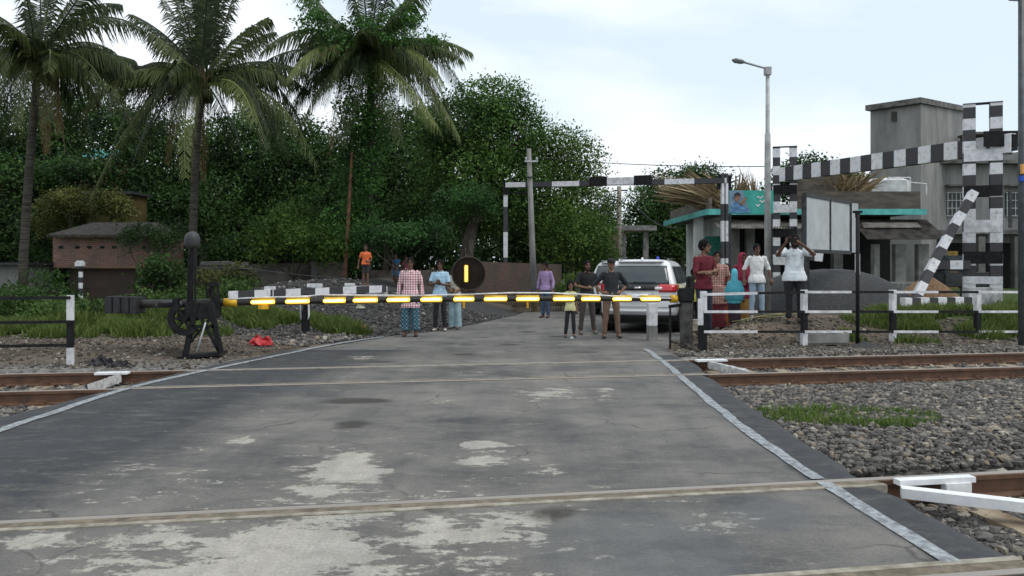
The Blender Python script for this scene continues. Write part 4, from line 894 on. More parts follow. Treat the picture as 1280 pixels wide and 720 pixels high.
# ------------------------------------------------------------------ buildings
PLAST = mat('grey_plaster', (.25, .25, .24), .92, .4, 1.3, bump=.3, detail=12, c2=(.155, .155, .15), stretch=(1, 1, .3))
PLASTD = mat('grey_plaster_dark', (.15, .145, .135), .92, .4, 1.1, bump=.3, detail=10)
TEAL = mat('turquoise_paint', (.12, .50, .46), .6, .35, 2.5, c2=(.07, .33, .31), bump=.2)
WALLW = mat('pale_wall', (.74, .77, .76), .85, .35, 1.6, c2=(.55, .58, .57), bump=.2)
SHADEIN = mat('interior_shade', (.012, .012, .012), .95)  # near-black colour standing in for the shade inside rooms and holes
TIN = mat('corrugated_tin', (.33, .31, .28), .6, .5, 3, c2=(.15, .13, .11), metal=.2)
def corr(mb, p, q, drop_v, n=60, amp=.025):
    """corrugated sheet from edge p-q, falling by drop_v"""
    p, q, dv = Vector(p), Vector(q), Vector(drop_v); up = (q - p).cross(dv).normalized(); vs = []
    for i in range(n + 1):
        c = p.lerp(q, i / n) + up * (amp if i % 2 else -amp); vs += [c, c + dv, c + dv + up * .012, c + up * .012]
    mb.add(vs, [(i * 4 + k, i * 4 + (k + 1) % 4, (i + 1) * 4 + (k + 1) % 4, (i + 1) * 4 + k) for i in range(n) for k in range(4)]); return mb
# shop row: near face at y=29.5
sd = 30.0; X = lambda px, d=sd: (px - 640) * d / F
x0, xr = X(900), X(1150); g = .4
t = thing('shop_building', (x0, sd, g), 'single storey shop with turquoise eaves and dry palm leaves on its roof', 'shop')
zE = cz(266, sd)
mb = MB(t.location)
# side wall running away along the road, with openings, then front wall piers
sx = x0 + .55
mb.box((sx + .1, sd + 5.3, (g + zE) / 2), (.2, 6, zE - g)); mb.box((x0 + 4, sd + 4.5, (g + zE) / 2), (7, .2, zE - g))
mb.build('wall', WALLW, t)
for px, w in ((882, .0), (924, .45), (946, .3), (1008, .4), (1058, .35)):
    if w: MB(t.location).box((X(px), sd + .9, (g + zE) / 2 - .1), (w, .35, zE - g - .25)).build('pier', mat('pier_grey', (.25, .25, .235), .9, .3, 2), t)
mb = MB(t.location); mb.box(((x0 + xr) / 2 + .3, sd + 2.2, (g + zE) / 2), (xr - x0 - .8, .1, zE - g)); mb.build('shopfront_shade', SHADEIN, t)  # flat near-black sheet: the shop's unlit depth is put into its colour
mb = MB(t.location); mb.box((X(893, sd + 2.1), sd + 2.1, g + 1.9), (.8, .08, 1.0)); mb.build('green_shutter', mat('green_shutter', (.03, .22, .16), .6, .4, 6, stretch=(1, 1, 8)), t)
mb = MB(t.location); mb.box((x0 + .5, sd + 4.4, g + 1.1), (.12, 1.1, 2.1)); mb.build('side_door', TEAL, t)
mb = MB(t.location); mb.box((x0 - .12, sd + 3.0, (g + zE) / 2), (.35, .35, zE - g)); mb.build('side_pier', WALLW, t)
# roof slab + eave fascia
mb = MB(t.location); mb.box(((x0 + xr) / 2 - .2, sd + 4.0, zE + .06), (xr - x0 + .6, 8.4, .14)); mb.build('roof_slab', PLASTD, t)
mb = MB(t.location); mb.box(((x0 + xr) / 2 - .2, sd - .22, zE + .02), (xr - x0 + .64, .1, .22)); mb.bar((x0 - .53, sd - .2, zE + .02), (x0 - .53, sd + 8.2, zE + .02), .1, .22); mb.build('eave_fascia', TEAL, t)
mb = MB(t.location); mb.bar((x0 - .2, sd + .6, zE + .13 + .25), (x0 - .2, sd + 8.3, zE + .38), .1, .5); mb.build('side_parapet', mat('rough_board', (.20, .17, .14), .9, .4, 3, bump=.3), t)
# brown parapet band right of far gauge column
mb = MB(t.location); mb.box((X(1075), sd + .2, cz(250, sd) + .0), (X(1152) - X(998), .2, .68)); mb.build('front_parapet', mat('brown_band', (.125, .105, .085), .9, .5, 1.6, bump=.3, c2=(.07, .06, .05), stretch=(1, 1, 4)), t)
mb = MB(t.location); corr(mb, (X(893), sd - .9, cz(283, sd) - .12), (X(1005), sd - .9, cz(283, sd) - .12), (0, 1.2, .35), 70); mb.build('awning', TIN, t)
mb = MB(t.location); corr(mb, (X(1066), sd - 1.3, cz(298, sd) - .08), (X(1162), sd - 1.3, cz(298, sd) - .08), (0, 1.5, .8), 70); mb.build('awning', mat('dark_tin', (.1, .085, .075), .7, .5, 3), t)
mb = MB(t.location); corr(mb, (X(1072), sd - .6, cz(285, sd) - .02), (X(1142), sd - .6, cz(285, sd) - .02), (0, .3, .2), 60); mb.build('awning_edge', TIN, t)
for px in (1085, 1114, 1142): MB(t.location).box((X(px), sd - .6, g + 1.0), (.4 if px != 1085 else .2, .3, 2.0)).build('pier', mat('pier_grey', (.25, .25, .235), .9), t)
# a low grey veranda edge / balusters
mb = MB(t.location)
for i in range(14): mb.tube([(X(1092) + i * .16, sd - 1.2, g), (X(1092) + i * .16, sd - 1.2, g + .55)], .03, 6)
mb.bar((X(1090), sd - 1.2, g + .57), (X(1168), sd - 1.2, g + .57), .1, .07); mb.build('balustrade', mat('baluster', (.3, .3, .29), .8), t)
# dry palm leaves on the roof
def dry_leaves(name, label, spots, n, ln):
    Vs = []; tt = []
    for a, b, sp in spots:
        a, b = Vector(a), Vector(b)
        for _ in range(n):
            p = a + Vector([random.gauss(0, sp) for _ in 'xyz']) * Vector((1, 1, .4)).length / 1.7; q = p + (b - a) * random.uniform(.5, 1.1) * ln + Vector([random.gauss(0, .22) for _ in 'xyz'])
            w = Vector([random.gauss(0, 1) for _ in 'xyz']).cross(q - p).normalized() * random.uniform(.02, .045); m = p.lerp(q, .5) + Vector((0, 0, random.uniform(0, .12)))
            Vs += [[p - w * .5, p + w * .5, m + w, m - w], [m - w, m + w, q + w * .2, q - w * .2]]; c = random.random(); tt += [c, c]
    arr = np.array([[list(v) for v in f] for f in Vs]); loc = list(spots[0][0])
    o = fastmesh(name, arr, 4, leafmat('dry_' + name, (.12, .085, .05), (.42, .33, .2), .8, .1, .15), tint=np.array(tt), loc=loc); return tag(o, label, 'dry leaves')
zz = zE + .3
dry_leaves('palm_thatch', 'dry tan palm leaves heaped on the shop roof corner, left of the hoarding', [(V3(905, 262, 31), V3(840, 232, 32.5), .12), (V3(900, 255, 31), V3(822, 228, 32), .12), (V3(898, 246, 31), V3(860, 226, 32), .15), (V3(880, 256, 31.5), V3(826, 240, 33), .1)], 110, 1)
dry_leaves('dry_palm_leaves', 'spiky dry palm leaves behind the brown parapet under the striped beam', [(V3(1032, 244, 31.5), V3(1018, 222, 31.8), .3), (V3(1046, 243, 31.5), V3(1044, 224, 31), .3), (V3(1060, 243, 31.5), V3(1080, 224, 31), .3), (V3(1070, 242, 31.5), V3(1096, 222, 31.2), .2), (V3(942, 262, 31.5), V3(936, 225, 31.2), .06), (V3(922, 262, 31.5), V3(932, 215, 31.2), .06)], 60, 1)
mb = MB(V3(1022, 240, 31.3)); mb.box(V3(1022, 232, 31.3), (1.5, .5, .75), .1); tag(mb.build('rooftop_block', mat('brown_band', (.1, .08, .07), .9)), 'brown block on the shop roof behind the striped column', 'rooftop block')
# water tank + railing on roof
wt = V3(1108, 240, 36); t = thing('water_tank', (wt.x, wt.y, zE + .2), 'low white tank with white pipe rails on the roof by the tower', 'water tank')
mb = MB(t.location); mb.tube([(wt.x, wt.y, cz(262, 36)), (wt.x, wt.y, cz(228, 36)), (wt.x, wt.y, cz(224, 36))], [1.0, 1.0, .7], 24); mb.build('tank', mat('tank_white', (.62, .64, .64), .6, .2, 3), t, False)
mb = MB(t.location); 
for a, b in (((1110, 222), (1138, 222)), ((1138, 222), (1138, 242)), ((1138, 228), (1158, 230)), ((1158, 230), (1158, 244)), ((1110, 222), (1110, 228))): mb.tube([V3(*a, 35), V3(*b, 35)], .03, 6)
mb.build('pipe_rail', WHITE, t)
# grey two storey house with tower
bd_ = 40.0; Y = lambda px, d=bd_: (px - 640) * d / F
t = thing('grey_house', (Y(1150), bd_, .3), 'unpainted grey cement house with a tall stair tower', 'house')
# tower: left face towards us (1087-1150), right face receding (1150-1207)
def tw(px, py, d): return V3(px, py, d)
TA, TB, TC_ = Vector((Y(1088, 41), 41, 0)), Vector((Y(1151, 39.2), 39.2, 0)), Vector((Y(1209, 43.5), 43.5, 0))
def poly_tower(z0, z1s, off=0):
    D_ = TA + (TC_ - TB); return [TA, TB, TC_, D_], z1s
pts, zs = poly_tower(0, None); ztop = [cz(139, 41), cz(130, 39.2), cz(140, 43.5), cz(140, 43.5)]
mb = MB(t.location); vs = [Vector((p.x, p.y, .2)) for p in pts] + [Vector((p.x, p.y, z)) for p, z in zip(pts, ztop)]
mb.add(vs, [(0, 1, 5, 4), (1, 2, 6, 5), (2, 3, 7, 6), (3, 0, 4, 7), (4, 5, 6, 7)]); tow = mb.build('tower', PLAST, t)
ctr = sum(pts, Vector()) / 4; mb = MB(t.location); vs = []
for dz in (-.0, .28):
    for p, z in zip(pts, ztop): q = ctr + (p - ctr) * 1.1; vs.append(Vector((q.x, q.y, z + dz)))
mb.add(vs, [(3, 2, 1, 0), (4, 5, 6, 7), (0, 1, 5, 4), (1, 2, 6, 5), (2, 3, 7, 6), (3, 0, 4, 7)]); mb.build('roof_slab', mat('slab_grey', (.16, .155, .145), .9, .4, 3), t)
u = (TB - TA).normalized(); nrm = Vector((u.y, -u.x, 0)); c = TA + u * 1.3 + nrm * .01
mb = MB(t.location); mb.bar(c + Vector((-.25, 0, cz(150, 41))), c + Vector((.5, 0, cz(150, 41))), .05, .5); mb.build('vent', mat('vent_dark', (.06, .06, .055), .9), t)
# main wing to the right with ledges, windows with hoods
wing = 41.5; XA, XB = Y(1160, wing), Y(1345, wing); ztop_ = cz(190, wing)
mb = MB(t.location); mb.box(((XA + XB) / 2, wing + 3, ztop_ / 2), (XB - XA, 6, ztop_)); mb.build('wall', PLAST, t)
mb = MB(t.location); mb.box(((XA + XB) / 2, wing - .35, cz(204, wing)), (XB - XA + .3, .7, .18)); mb.box(((XA + XB) / 2, wing - .5, cz(291, wing)), (XB - XA + .3, 1.0, .22)); mb.build('ledge', mat('slab_grey', (.16, .155, .145), .9), t)
mb = MB(t.location); mb.box((Y(1262), wing + .5, cz(180, wing)), (2.2, 1, 1.1)); mb.box((Y(1255), wing - .3, cz(170, wing)), (2.6, 1.4, .12)); mb.build('parapet', PLASTD, t)
for px in (1194, 1268):
    cx = Y(px, wing); z0_, z1_ = cz(270, wing), cz(241, wing); f = MB(t.location)
    f.box((cx, wing - .02, (z0_ + z1_) / 2), (1.0, .1, z1_ - z0_)); w = f.build('window', mat('window_dark', (.03, .035, .035), .3), t)
    f = MB(t.location)
    for i in range(5): f.box((cx - .44 + .22 * i, wing - .09, (z0_ + z1_) / 2), (.035, .03, z1_ - z0_))
    for k in range(4): f.box((cx, wing - .1, z0_ + (z1_ - z0_) * k / 3), (1.04, .03, .04))
    f.build('grille', mat('grille_white', (.5, .52, .52), .6), w)
    f = MB(t.location); f.bar((cx - .62, wing - .3, z1_ + .35), (cx + .62, wing - .3, z1_ + .35), .5, .09); f.build('sunshade', PLASTD, w)
mb = MB(t.location); mb.box((Y(1256, 36), 40.7, 1.35), (1.0, .1, 2.0)); mb.build('yellow_door', mat('ochre_door', (.32, .2, .03), .6, .35, 4), t)
mb = MB(t.location); mb.box(((XA + XB) / 2, wing - .03, 1.6), (XB - XA - 1, .05, 2.4)); mb.build('opening_shade', SHADEIN, t)  # near-black sheet on a solid wall, painting in the veranda shade
for px in (1178, 1225, 1270, 1315): MB(t.location).box((Y(px, 40.6), 40.6, 1.6), (.35, .35, 3)).build('pier', PLASTD, t)
# small concrete shelter far behind
t = thing('shelter', (Y(792, 48), 48, 0), 'small open shelter with a flat concrete roof between trees', 'shelter')
mb = MB(t.location); mb.box((Y(795, 48), 48, cz(286, 48)), (2.1, 2.4, .3)); mb.build('roof', CONC, t)
for px in (779, 807): MB(t.location).box((Y(px, 47.5), 47.5, cz(288, 48) / 2), (.3, .3, cz(288, 48))).build('pillar', CONC, t)
mb = MB((Y(766, 44), 44, 0)); mb.box((Y(766, 44), 44, cz(292, 44) / 2), (.55, .5, cz(292, 44))); tag(mb.build('brick_pillar', brickmat('pillar_brick', (.24, .1, .06), (.18, .08, .05), (.2, .18, .16))), 'brick pillar standing beside the distant pole', 'pillar')
# white-washed wall stretch + boundary walls
def wall(name, A, B, h, m, label, cat='wall', piers=0, th=.15, h2=None):
    A, B = Vector(A), Vector(B); t = thing(name, (A.x, A.y, A.z), label, cat)
    mb = MB(t.location); u = (B - A); mb.bar(A + Vector((0, 0, h / 2 - .2)), B + Vector((0, 0, h / 2 - .2)), th, h + .4); mb.build('panel', m, t)
    for i in range(piers):
        p = A.lerp(B, (i + .5) / piers); MB(t.location).box((p.x, p.y - .02, p.z + h / 2 - .17), (.22, th + .14, h + .46), math.atan2(u.y, u.x)).build('pier', CONC, t)
    return t
wall('boundary_wall', (X(262, 27), 27, .5), (X(434, 28.5), 28.5, .6), cz(331, 27) - .5, mat('wall_grey', (.19, .175, .15), .92, .45, 1.5, bump=.3, detail=9), 'low grey cement wall with piers behind the guard rail', piers=2)
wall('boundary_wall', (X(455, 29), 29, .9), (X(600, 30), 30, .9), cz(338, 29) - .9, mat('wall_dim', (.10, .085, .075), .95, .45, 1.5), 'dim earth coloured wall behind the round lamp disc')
wall('brick_wall', (X(592, 28.5), 28.5, .2), (X(700, 33), 33, .1), 1.55, brickmat('wall_brick', (.12, .06, .042), (.07, .04, .03), (.08, .07, .06)), 'old red brick wall left of the leaning power pole')
# bamboo/wood low fence at foot
t = thing('picket_fence', (X(646, 27.2), 27.2, 0), 'low brown slatted fence behind the man in the lilac shirt', 'fence')
mb = MB(t.location)
for i in range(46):
    px = 640 + i * 2.0; d = 27.0 + .02 * i; x = X(px, d); g_ = max(H(x, d), 0); mb.box((x, d, g_ + .28), (.035, .02, .62 + .1 * random.random()), random.uniform(-.2, .2))
mb.build('slats', mat('old_bamboo', (.12, .09, .05), .9, .5, 5), t)
mb = MB(t.location); mb.bar((X(640, 27.04), 27.04, .45), (X(730, 28.0), 28.0, .45), .03, .05); mb.bar((X(640, 27.04), 27.04, .2), (X(730, 28.0), 28.0, .2), .03, .05); mb.build('rail', mat('old_bamboo', (.12, .09, .05)), t)
# brick hut on the left
hd_ = 27.5; a, b = X(66, hd_), X(206, hd_); t = thing('brick_hut', ((a + b) / 2, hd_, .3), 'small brick hut with a dark tiled roof under the palms', 'hut')
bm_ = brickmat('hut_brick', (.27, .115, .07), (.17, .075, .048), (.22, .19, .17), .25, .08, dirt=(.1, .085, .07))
mb = MB(t.location); mb.box(((a + b) / 2, hd_ + .8, (cz(297, hd_) + cz(335, hd_)) / 2), (b - a, 1.6, cz(297, hd_) - cz(335, hd_))); mb.build('wall', bm_, t)
mb = MB(t.location); mb.box(((a + b) / 2 + .1, hd_ + 1.6, cz(336, hd_) / 2 + .1), (b - a - .5, 2.4, cz(336, hd_) - .2)); mb.build('lower_wall', brickmat('hut_brick_shaded', (.10, .055, .04), (.07, .04, .035), (.08, .07, .06)), t)  # hut brick darkened, painting in shade of the recess below the overhang
for px in (76, 97, 112, 128, 143, 180, 195): MB(t.location).box((X(px, hd_), hd_ - .005, cz(309, hd_)), (.15, .03, .09)).build('vent_hole', SHADEIN, t)
mb = MB(t.location); zr, zq = cz(294, hd_), cz(278, hd_ + .9); e0, e1 = a + .02, b + .02
vs = [(e0, hd_ - .4, zr), (e1, hd_ - .4, zr), (e1 - .7, hd_ + .9, zq), (e0 + .9, hd_ + .9, zq), (e0, hd_ + 2.1, zr), (e1, hd_ + 2.1, zr)]; vs += [(x, y, z - .09) for x, y, z in vs]
mb.add(vs, [(0, 1, 2, 3), (3, 2, 5, 4), (0, 3, 4), (1, 5, 2), (6, 9, 8, 7), (9, 10, 11, 8), (0, 6, 7, 1), (1, 7, 8, 2), (3, 9, 6, 0), (4, 10, 11, 5)])
mb.build('roof', mat('dark_tiles', (.075, .062, .052), .85, .5, 4, bump=.8, stretch=(4, 1, 1)), t)
mb = MB((X(8, 26), 26, .3)); t = thing('shed', (X(8, 26), 26, .3), 'little grey cement shed with a flat dark roof at the left edge', 'shed')
MB(t.location).box((X(2, 26), 27, cz(333, 26) / 2 + .1), (1.1, 2, cz(333, 26) - .1)).build('wall', PLAST, t); MB(t.location).box((X(4, 26), 26.9, cz(331, 26) + .03), (1.6, 2.6, .09)).build('roof', DKSTEEL, t)
mb = MB((X(101, 25.5), 25.5, .5)); mb.tube([(X(101, 25.5), 25.5, .3), (X(101, 25.5), 25.5, cz(338, 25.5))], .07, 8); mb.box((X(101, 25.5), 25.45, cz(331, 25.5)), (.32, .15, .28), bev=.05)
tag(mb.build('meter_post', striped('tiny_stripe', 2, .36, .5, 0)), 'short striped post with a pale box in front of the brick hut', 'post')
# yellow house and teal roofed house behind trees
t = thing('yellow_house', (X(138, 36), 36, 0), 'ochre yellow house wall half hidden behind the brick hut', 'house')
MB(t.location).box((X(136, 36), 36.8, cz(243, 36) / 2), (2.0, 1.6, cz(243, 36))).build('wall', mat('ochre_wall', (.07, .05, .012), .9, .3, 1.5), t)
MB(t.location).box((X(136, 36), 36.8, cz(241, 36)), (2.3, 1.9, .12)).build('roof', DKSTEEL, t)
MB(t.location).box((X(136, 36), 35.96, cz(262, 36)), (2.0, .08, .1)).build('ledge', PLASTD, t)
t = thing('teal_roofed_house', (X(60, 52), 52, 0), 'house with a turquoise sheet roof showing between the trees on the left', 'house')
MB(t.location).box((X(60, 52), 55, cz(199, 52) / 2), (9.4, 5, cz(199, 52))).build('wall', mat('far_wall', (.2, .11, .07), .9), t)
mb = MB(t.location); corr(mb, (X(-40, 52), 51.5, cz(198, 52)), (X(150, 52), 51.5, cz(198, 52)), (0, 3, .9), 120, .04); mb.build('roof', mat('teal_sheet', (.06, .3, .3), .5, .3, 2), t)

# ------------------------------------------------------------------ trees
def lobe_leaves(lobes, n_per_m2, leaf, droop=0, clump=.32, fill=.25, seed=0):
    """lobes: (centre, (rx, ry, rz)). Returns quads and tints. Sprays of leaves sit on a lumpy shell and inside it."""
    rng = np.random.default_rng(seed); allq = []; allt = []
    for c, r in lobes:
        r = np.array(r); area = 4 * np.pi * (np.mean([(r[0] * r[1]) ** 1.6, (r[0] * r[2]) ** 1.6, (r[1] * r[2]) ** 1.6])) ** (1 / 1.6)
        nsp = int(area * n_per_m2 / 22) + 4
        d = unit(rng.normal(size=(nsp, 3))); 
        lump = np.array([1 + .34 * noise.noise(Vector((q[0] * 2.1 + c[0], q[1] * 2.1 + c[1], q[2] * 2.1 + c[2]))) + .18 * noise.noise(Vector((q[0] * 5 + c[0], q[1] * 5, q[2] * 5))) for q in d])
        inner = rng.random(nsp) < fill; rad = np.where(inner, rng.uniform(.35, .9, nsp), rng.uniform(.84, 1.06, nsp)) * lump
        sc = np.array(c) + d * r * rad[:, None]; k = 24
        big_ = np.array([noise.noise(Vector((q[0] * .8, q[1] * .8, q[2] * .8 + seed))) for q in sc]); tintS = np.clip(rng.normal(.4, .16, nsp) + .75 * big_ + .1 * d[:, 2], 0, 1)  # random tint, plus painted top light: leaves paler towards each lobe's top
        sn = unit(d * .75 + np.array([0, 0, .75]) + rng.normal(size=(nsp, 3)) * .38); 
        off = rng.normal(size=(nsp, k, 3)) * clump; off -= sn[:, None, :] * (off * sn[:, None, :]).sum(-1, keepdims=True) * .65; ctr = sc[:, None] + off; ctr = ctr.reshape(-1, 3)
        t = np.clip(np.repeat(tintS, k) + rng.normal(0, .1, nsp * k), 0, 1)
        od = unit(np.repeat(d, k, 0) * .5 + rng.normal(size=(nsp * k, 3)) * .8 + np.array([0, 0, -droop]))          # leaf axis
        nr = unit(np.repeat(sn, k, 0) + rng.normal(size=(nsp * k, 3)) * .3); sd_ = unit(np.cross(od, nr))
        L_ = leaf * rng.uniform(.6, 1.25, (nsp * k, 1)); wd = L_ * .27
        q = np.stack([ctr - od * L_ * .5, ctr + sd_ * wd - od * L_ * .05, ctr + od * L_ * .5, ctr - sd_ * wd - od * L_ * .05], 1)
        allq.append(q); allt.append(t)
    return np.concatenate(allq), np.concatenate(allt)
BARK = mat('bark', (.10, .085, .068), .95, .5, 7, bump=.8, stretch=(1, 1, .25))
BARKP = mat('palm_bark', (.085, .075, .062), .95, .5, 5, bump=.8, stretch=(.4, .4, 5))
LEAFS = {'deep': ((.007, .019, .007), (.075, .155, .038)), 'full': ((.012, .034, .009), (.125, .235, .05)), 'mid': ((.014, .035, .01), (.065, .13, .032)), 'bright': ((.03, .07, .012), (.13, .22, .045)), 'olive': ((.03, .04, .01), (.14, .15, .04)), 'blue': ((.014, .04, .012), (.07, .17, .045))}
def tree(name, label, base, lobes_px, kind, dens=75, leaf=.17, trunk=.2, group=None, cat='tree', droop=.15, seed=1, clump=.32, depth=1.0, fill=.3):
    """lobes_px: (px, py, rx_px, ry_px, d)"""
    L3 = []
    for px, py, rx, ry, d in lobes_px:
        c = V3(px, py, d); L3.append((tuple(c), (rx * d / F, rx * d / F * depth, ry * d / F)))
    base = Vector(base); t = thing(name, base, label, cat, group)
    q, tt = lobe_leaves(L3, dens * 2.4, leaf * .88, droop, clump, fill, seed)
    fastmesh('crown', q, 4, leafmat('leaf_' + kind, *LEAFS[kind]), t, tint=tt, loc=tuple(base))
    mb = MB(base); rs = random.Random(seed); top = sum((Vector(c) for c, r in L3), Vector()) / len(L3)
    fork = base.lerp(Vector((top.x, top.y, top.z)), .45); mb.tube([base - Vector((0, 0, .2)), base.lerp(fork, .5) + Vector((rs.uniform(-.2, .2), 0, 0)), fork], [trunk * 1.3, trunk, trunk * .8], 9)
    for c, r in L3:
        c = Vector(c); m_ = fork.lerp(c, .5) + Vector((rs.uniform(-.3, .3), rs.uniform(-.3, .3), -.1 * r[2])); mb.tube([fork - Vector((0, 0, .2)), m_, c], [trunk * .5, trunk * .33, trunk * .1], 7)
        for _ in range(5):
            e = c + Vector((rs.uniform(-.7, .7) * r[0], rs.uniform(-.7, .7) * r[1], rs.uniform(-.6, .7) * r[2])); mb.tube([m_, m_.lerp(e, .55) + Vector((0, 0, .15)), e], [trunk * .22, trunk * .13, .015], 5)
    mb.build('trunk', BARK, t, True); return t
def B_(px, d): x = (px - 640) * d / F; return (x, d, H(x, d))
G1 = 'broadleaf trees behind the road'
tree('broadleaf_tree', 'big dark green tree with a leaning trunk behind the round lamp disc', B_(582, 33), [(612, 128, 44, 28, 35), (570, 158, 46, 34, 34), (618, 175, 52, 42, 35), (650, 165, 34, 34, 36), (575, 215, 52, 40, 34), (632, 228, 45, 36, 35), (548, 190, 30, 40, 36), (600, 262, 55, 26, 35)], 'full', 80, .18, .3, G1, seed=3)
tree('broadleaf_tree', 'lighter feathery green tree behind the leaning power pole', B_(712, 36), [(700, 180, 30, 22, 37), (722, 205, 32, 30, 37), (690, 235, 36, 34, 36), (728, 250, 28, 32, 37), (700, 290, 46, 34, 35), (742, 300, 28, 34, 35), (675, 200, 26, 30, 37)], 'bright', 70, .17, .2, G1, seed=5, clump=.36)
tree('broadleaf_tree', 'low dark tree filling the gap under the striped road gauge', B_(668, 40), [(660, 290, 40, 30, 40), (640, 270, 40, 34, 41), (690, 320, 40, 24, 40), (730, 325, 35, 22, 40)], 'deep', 70, .19, .2, G1, seed=8)
DK = [('dense dark tree at the far left edge behind the first palm', 10, [(0, 170, 60, 50, 42), (20, 240, 60, 50, 40), (-20, 300, 60, 40, 38), (60, 290, 30, 26, 36)]),
      ('dark tree standing over the brick hut', 105, [(95, 150, 60, 34, 44), (70, 185, 36, 30, 42), (165, 170, 42, 34, 42), (170, 235, 30, 44, 40), (60, 235, 34, 26, 40), (100, 215, 40, 12, 39)]),
      ('dark tree behind the middle palm trunk', 250, [(225, 195, 60, 48, 42), (300, 185, 50, 42, 42), (215, 262, 42, 36, 40), (280, 262, 52, 42, 40)]),
      ('dark tree between the middle and the right palm', 372, [(370, 180, 44, 34, 43), (345, 215, 50, 40, 41), (400, 215, 52, 44, 42), (385, 265, 52, 34, 40), (330, 150, 30, 24, 44)]),
      ('dark tree behind the creeper covered palm', 480, [(470, 175, 50, 48, 43), (505, 225, 52, 52, 41), (450, 250, 44, 40, 40), (520, 285, 60, 34, 39), (530, 170, 40, 40, 43)])]
for i, (lab, px, lb) in enumerate(DK): tree('broadleaf_tree', lab, B_(px, 39), lb, 'deep', 62, .22, .25, G1, seed=20 + i, clump=.42, fill=.55)
tree('broadleaf_tree', 'dark leafy tree rising right of the distant pole', B_(850, 56), [(840, 240, 34, 26, 58), (875, 228, 30, 20, 58), (815, 262, 30, 30, 56), (860, 275, 45, 34, 57), (825, 305, 40, 26, 56), (890, 255, 30, 30, 58)], 'deep', 40, .28, .3, G1, seed=33, clump=.5)
tree('broadleaf_tree', 'treetop showing over the shop roof between the lamp and the tower', B_(1015, 52), [(1005, 215, 26, 20, 52), (1035, 225, 30, 18, 52), (1075, 238, 34, 16, 52), (985, 235, 20, 20, 52)], 'deep', 40, .28, .3, G1, seed=34, clump=.5)
tree('young_tree', 'slim bright green young tree beside the distant pole', B_(750, 42), [(752, 285, 18, 30, 42), (758, 258, 13, 18, 42), (748, 318, 20, 18, 42)], 'mid', 60, .17, .1, seed=36)
# bushes
BU = [('large fresh green bush behind the boom, left of the orange shirted boy', 368, [(345, 290, 34, 22, 27), (385, 300, 36, 20, 26.5), (368, 272, 26, 16, 27.5), (412, 312, 26, 14, 26.5), (325, 312, 20, 12, 27)], 'bright', .15),
      ('feathery blue green bush overhanging the two small girls', 500, [(470, 290, 28, 12, 26), (505, 294, 30, 12, 26), (540, 288, 24, 14, 26.5), (455, 305, 16, 8, 26)], 'blue', .12),
      ('blue green shrub under the big leaning tree', 580, [(585, 248, 34, 18, 31), (560, 266, 14, 8, 31), (606, 262, 14, 8, 31)], 'blue', .13),
      ('leafy shrub in front of the brick hut corner', 203, [(200, 338, 22, 15, 22), (190, 352, 16, 10, 22), (215, 350, 14, 10, 22)], 'mid', .15),
      ('round green shrub right of the man in the lilac shirt', 705, [(706, 368, 14, 16, 28), (716, 352, 12, 12, 29)], 'bright', .11),
      ('dark climber spilling over the right end of the hut roof', 178, [(176, 292, 22, 10, 26.2), (200, 300, 16, 14, 26.2), (160, 300, 10, 9, 26.4), (215, 290, 20, 16, 27)], 'mid', .11),
      ('weedy shrub left of the brick hut', 58, [(50, 355, 16, 12, 22), (70, 368, 22, 8, 21), (20, 372, 20, 10, 20)], 'mid', .12),
      ('yellow green foliage between hut and palm', 90, [(85, 250, 26, 14, 34), (60, 275, 22, 18, 34), (105, 270, 16, 10, 35), (130, 252, 26, 12, 34), (150, 262, 14, 12, 34)], 'olive', .15),
      ('pale leaved bush over the grey wall', 280, [(290, 345, 26, 14, 24.5), (262, 352, 20, 12, 24), (310, 352, 14, 8, 25)], 'olive', .11),
      ('dark shrub line behind the grey cement wall', 350, [(290, 315, 40, 18, 29.5), (350, 318, 45, 16, 30), (420, 322, 40, 18, 30)], 'deep', .17)]
for i, (lab, px, lb, kd, lf) in enumerate(BU): tree('bush', lab, B_(px, lb[0][4]), lb, kd, 110, lf, .05, cat='bush', seed=50 + i, clump=.2, fill=.4)
# far woods mass behind everything on the left
wl = [(c, (5, 3.5, 3.6)) for c in [(-34, 52, 2.5), (-28, 50, 3), (-22, 52, 3), (-16, 50, 3), (-10, 52, 3), (-5, 50, 2.6), (-30, 56, 7), (-22, 56, 6.6), (-14, 56, 6.4), (-8, 55, 5.6), (-38, 56, 7), (0, 52, 2.6), (4, 58, 2.8), (9, 68, 3), (16, 70, 3), (24, 72, 3)]]
q, tt = lobe_leaves(wl, 38, .34, .1, .5, .5, 77)
tag(fastmesh('woods', q, 4, leafmat('leaf_deep', *LEAFS['deep']), tint=tt), kind='stuff')

# low undergrowth on the far bank
ug = []
for i in range(46):
    px = random.uniform(-40, 300); d = random.uniform(18.5, 20.5) if 55 < px < 225 else random.uniform(20, 25.5); x = X(px, d)
    ug.append(((x, d, H(x, d) + .1), (random.uniform(.4, .9), .5, random.uniform(.18, .5))))
for i in range(5):
    d = random.uniform(23, 26); x = X(random.uniform(230, 270), d); ug.append(((x, d, H(x, d) + .1), (random.uniform(.3, .6), .4, random.uniform(.15, .35))))
q, tt = lobe_leaves(ug, 120, .12, 0, .16, .5, 66)
tag(fastmesh('undergrowth', q, 4, leafmat('leaf_under', (.014, .035, .008), (.085, .15, .035)), tint=tt), kind='stuff')

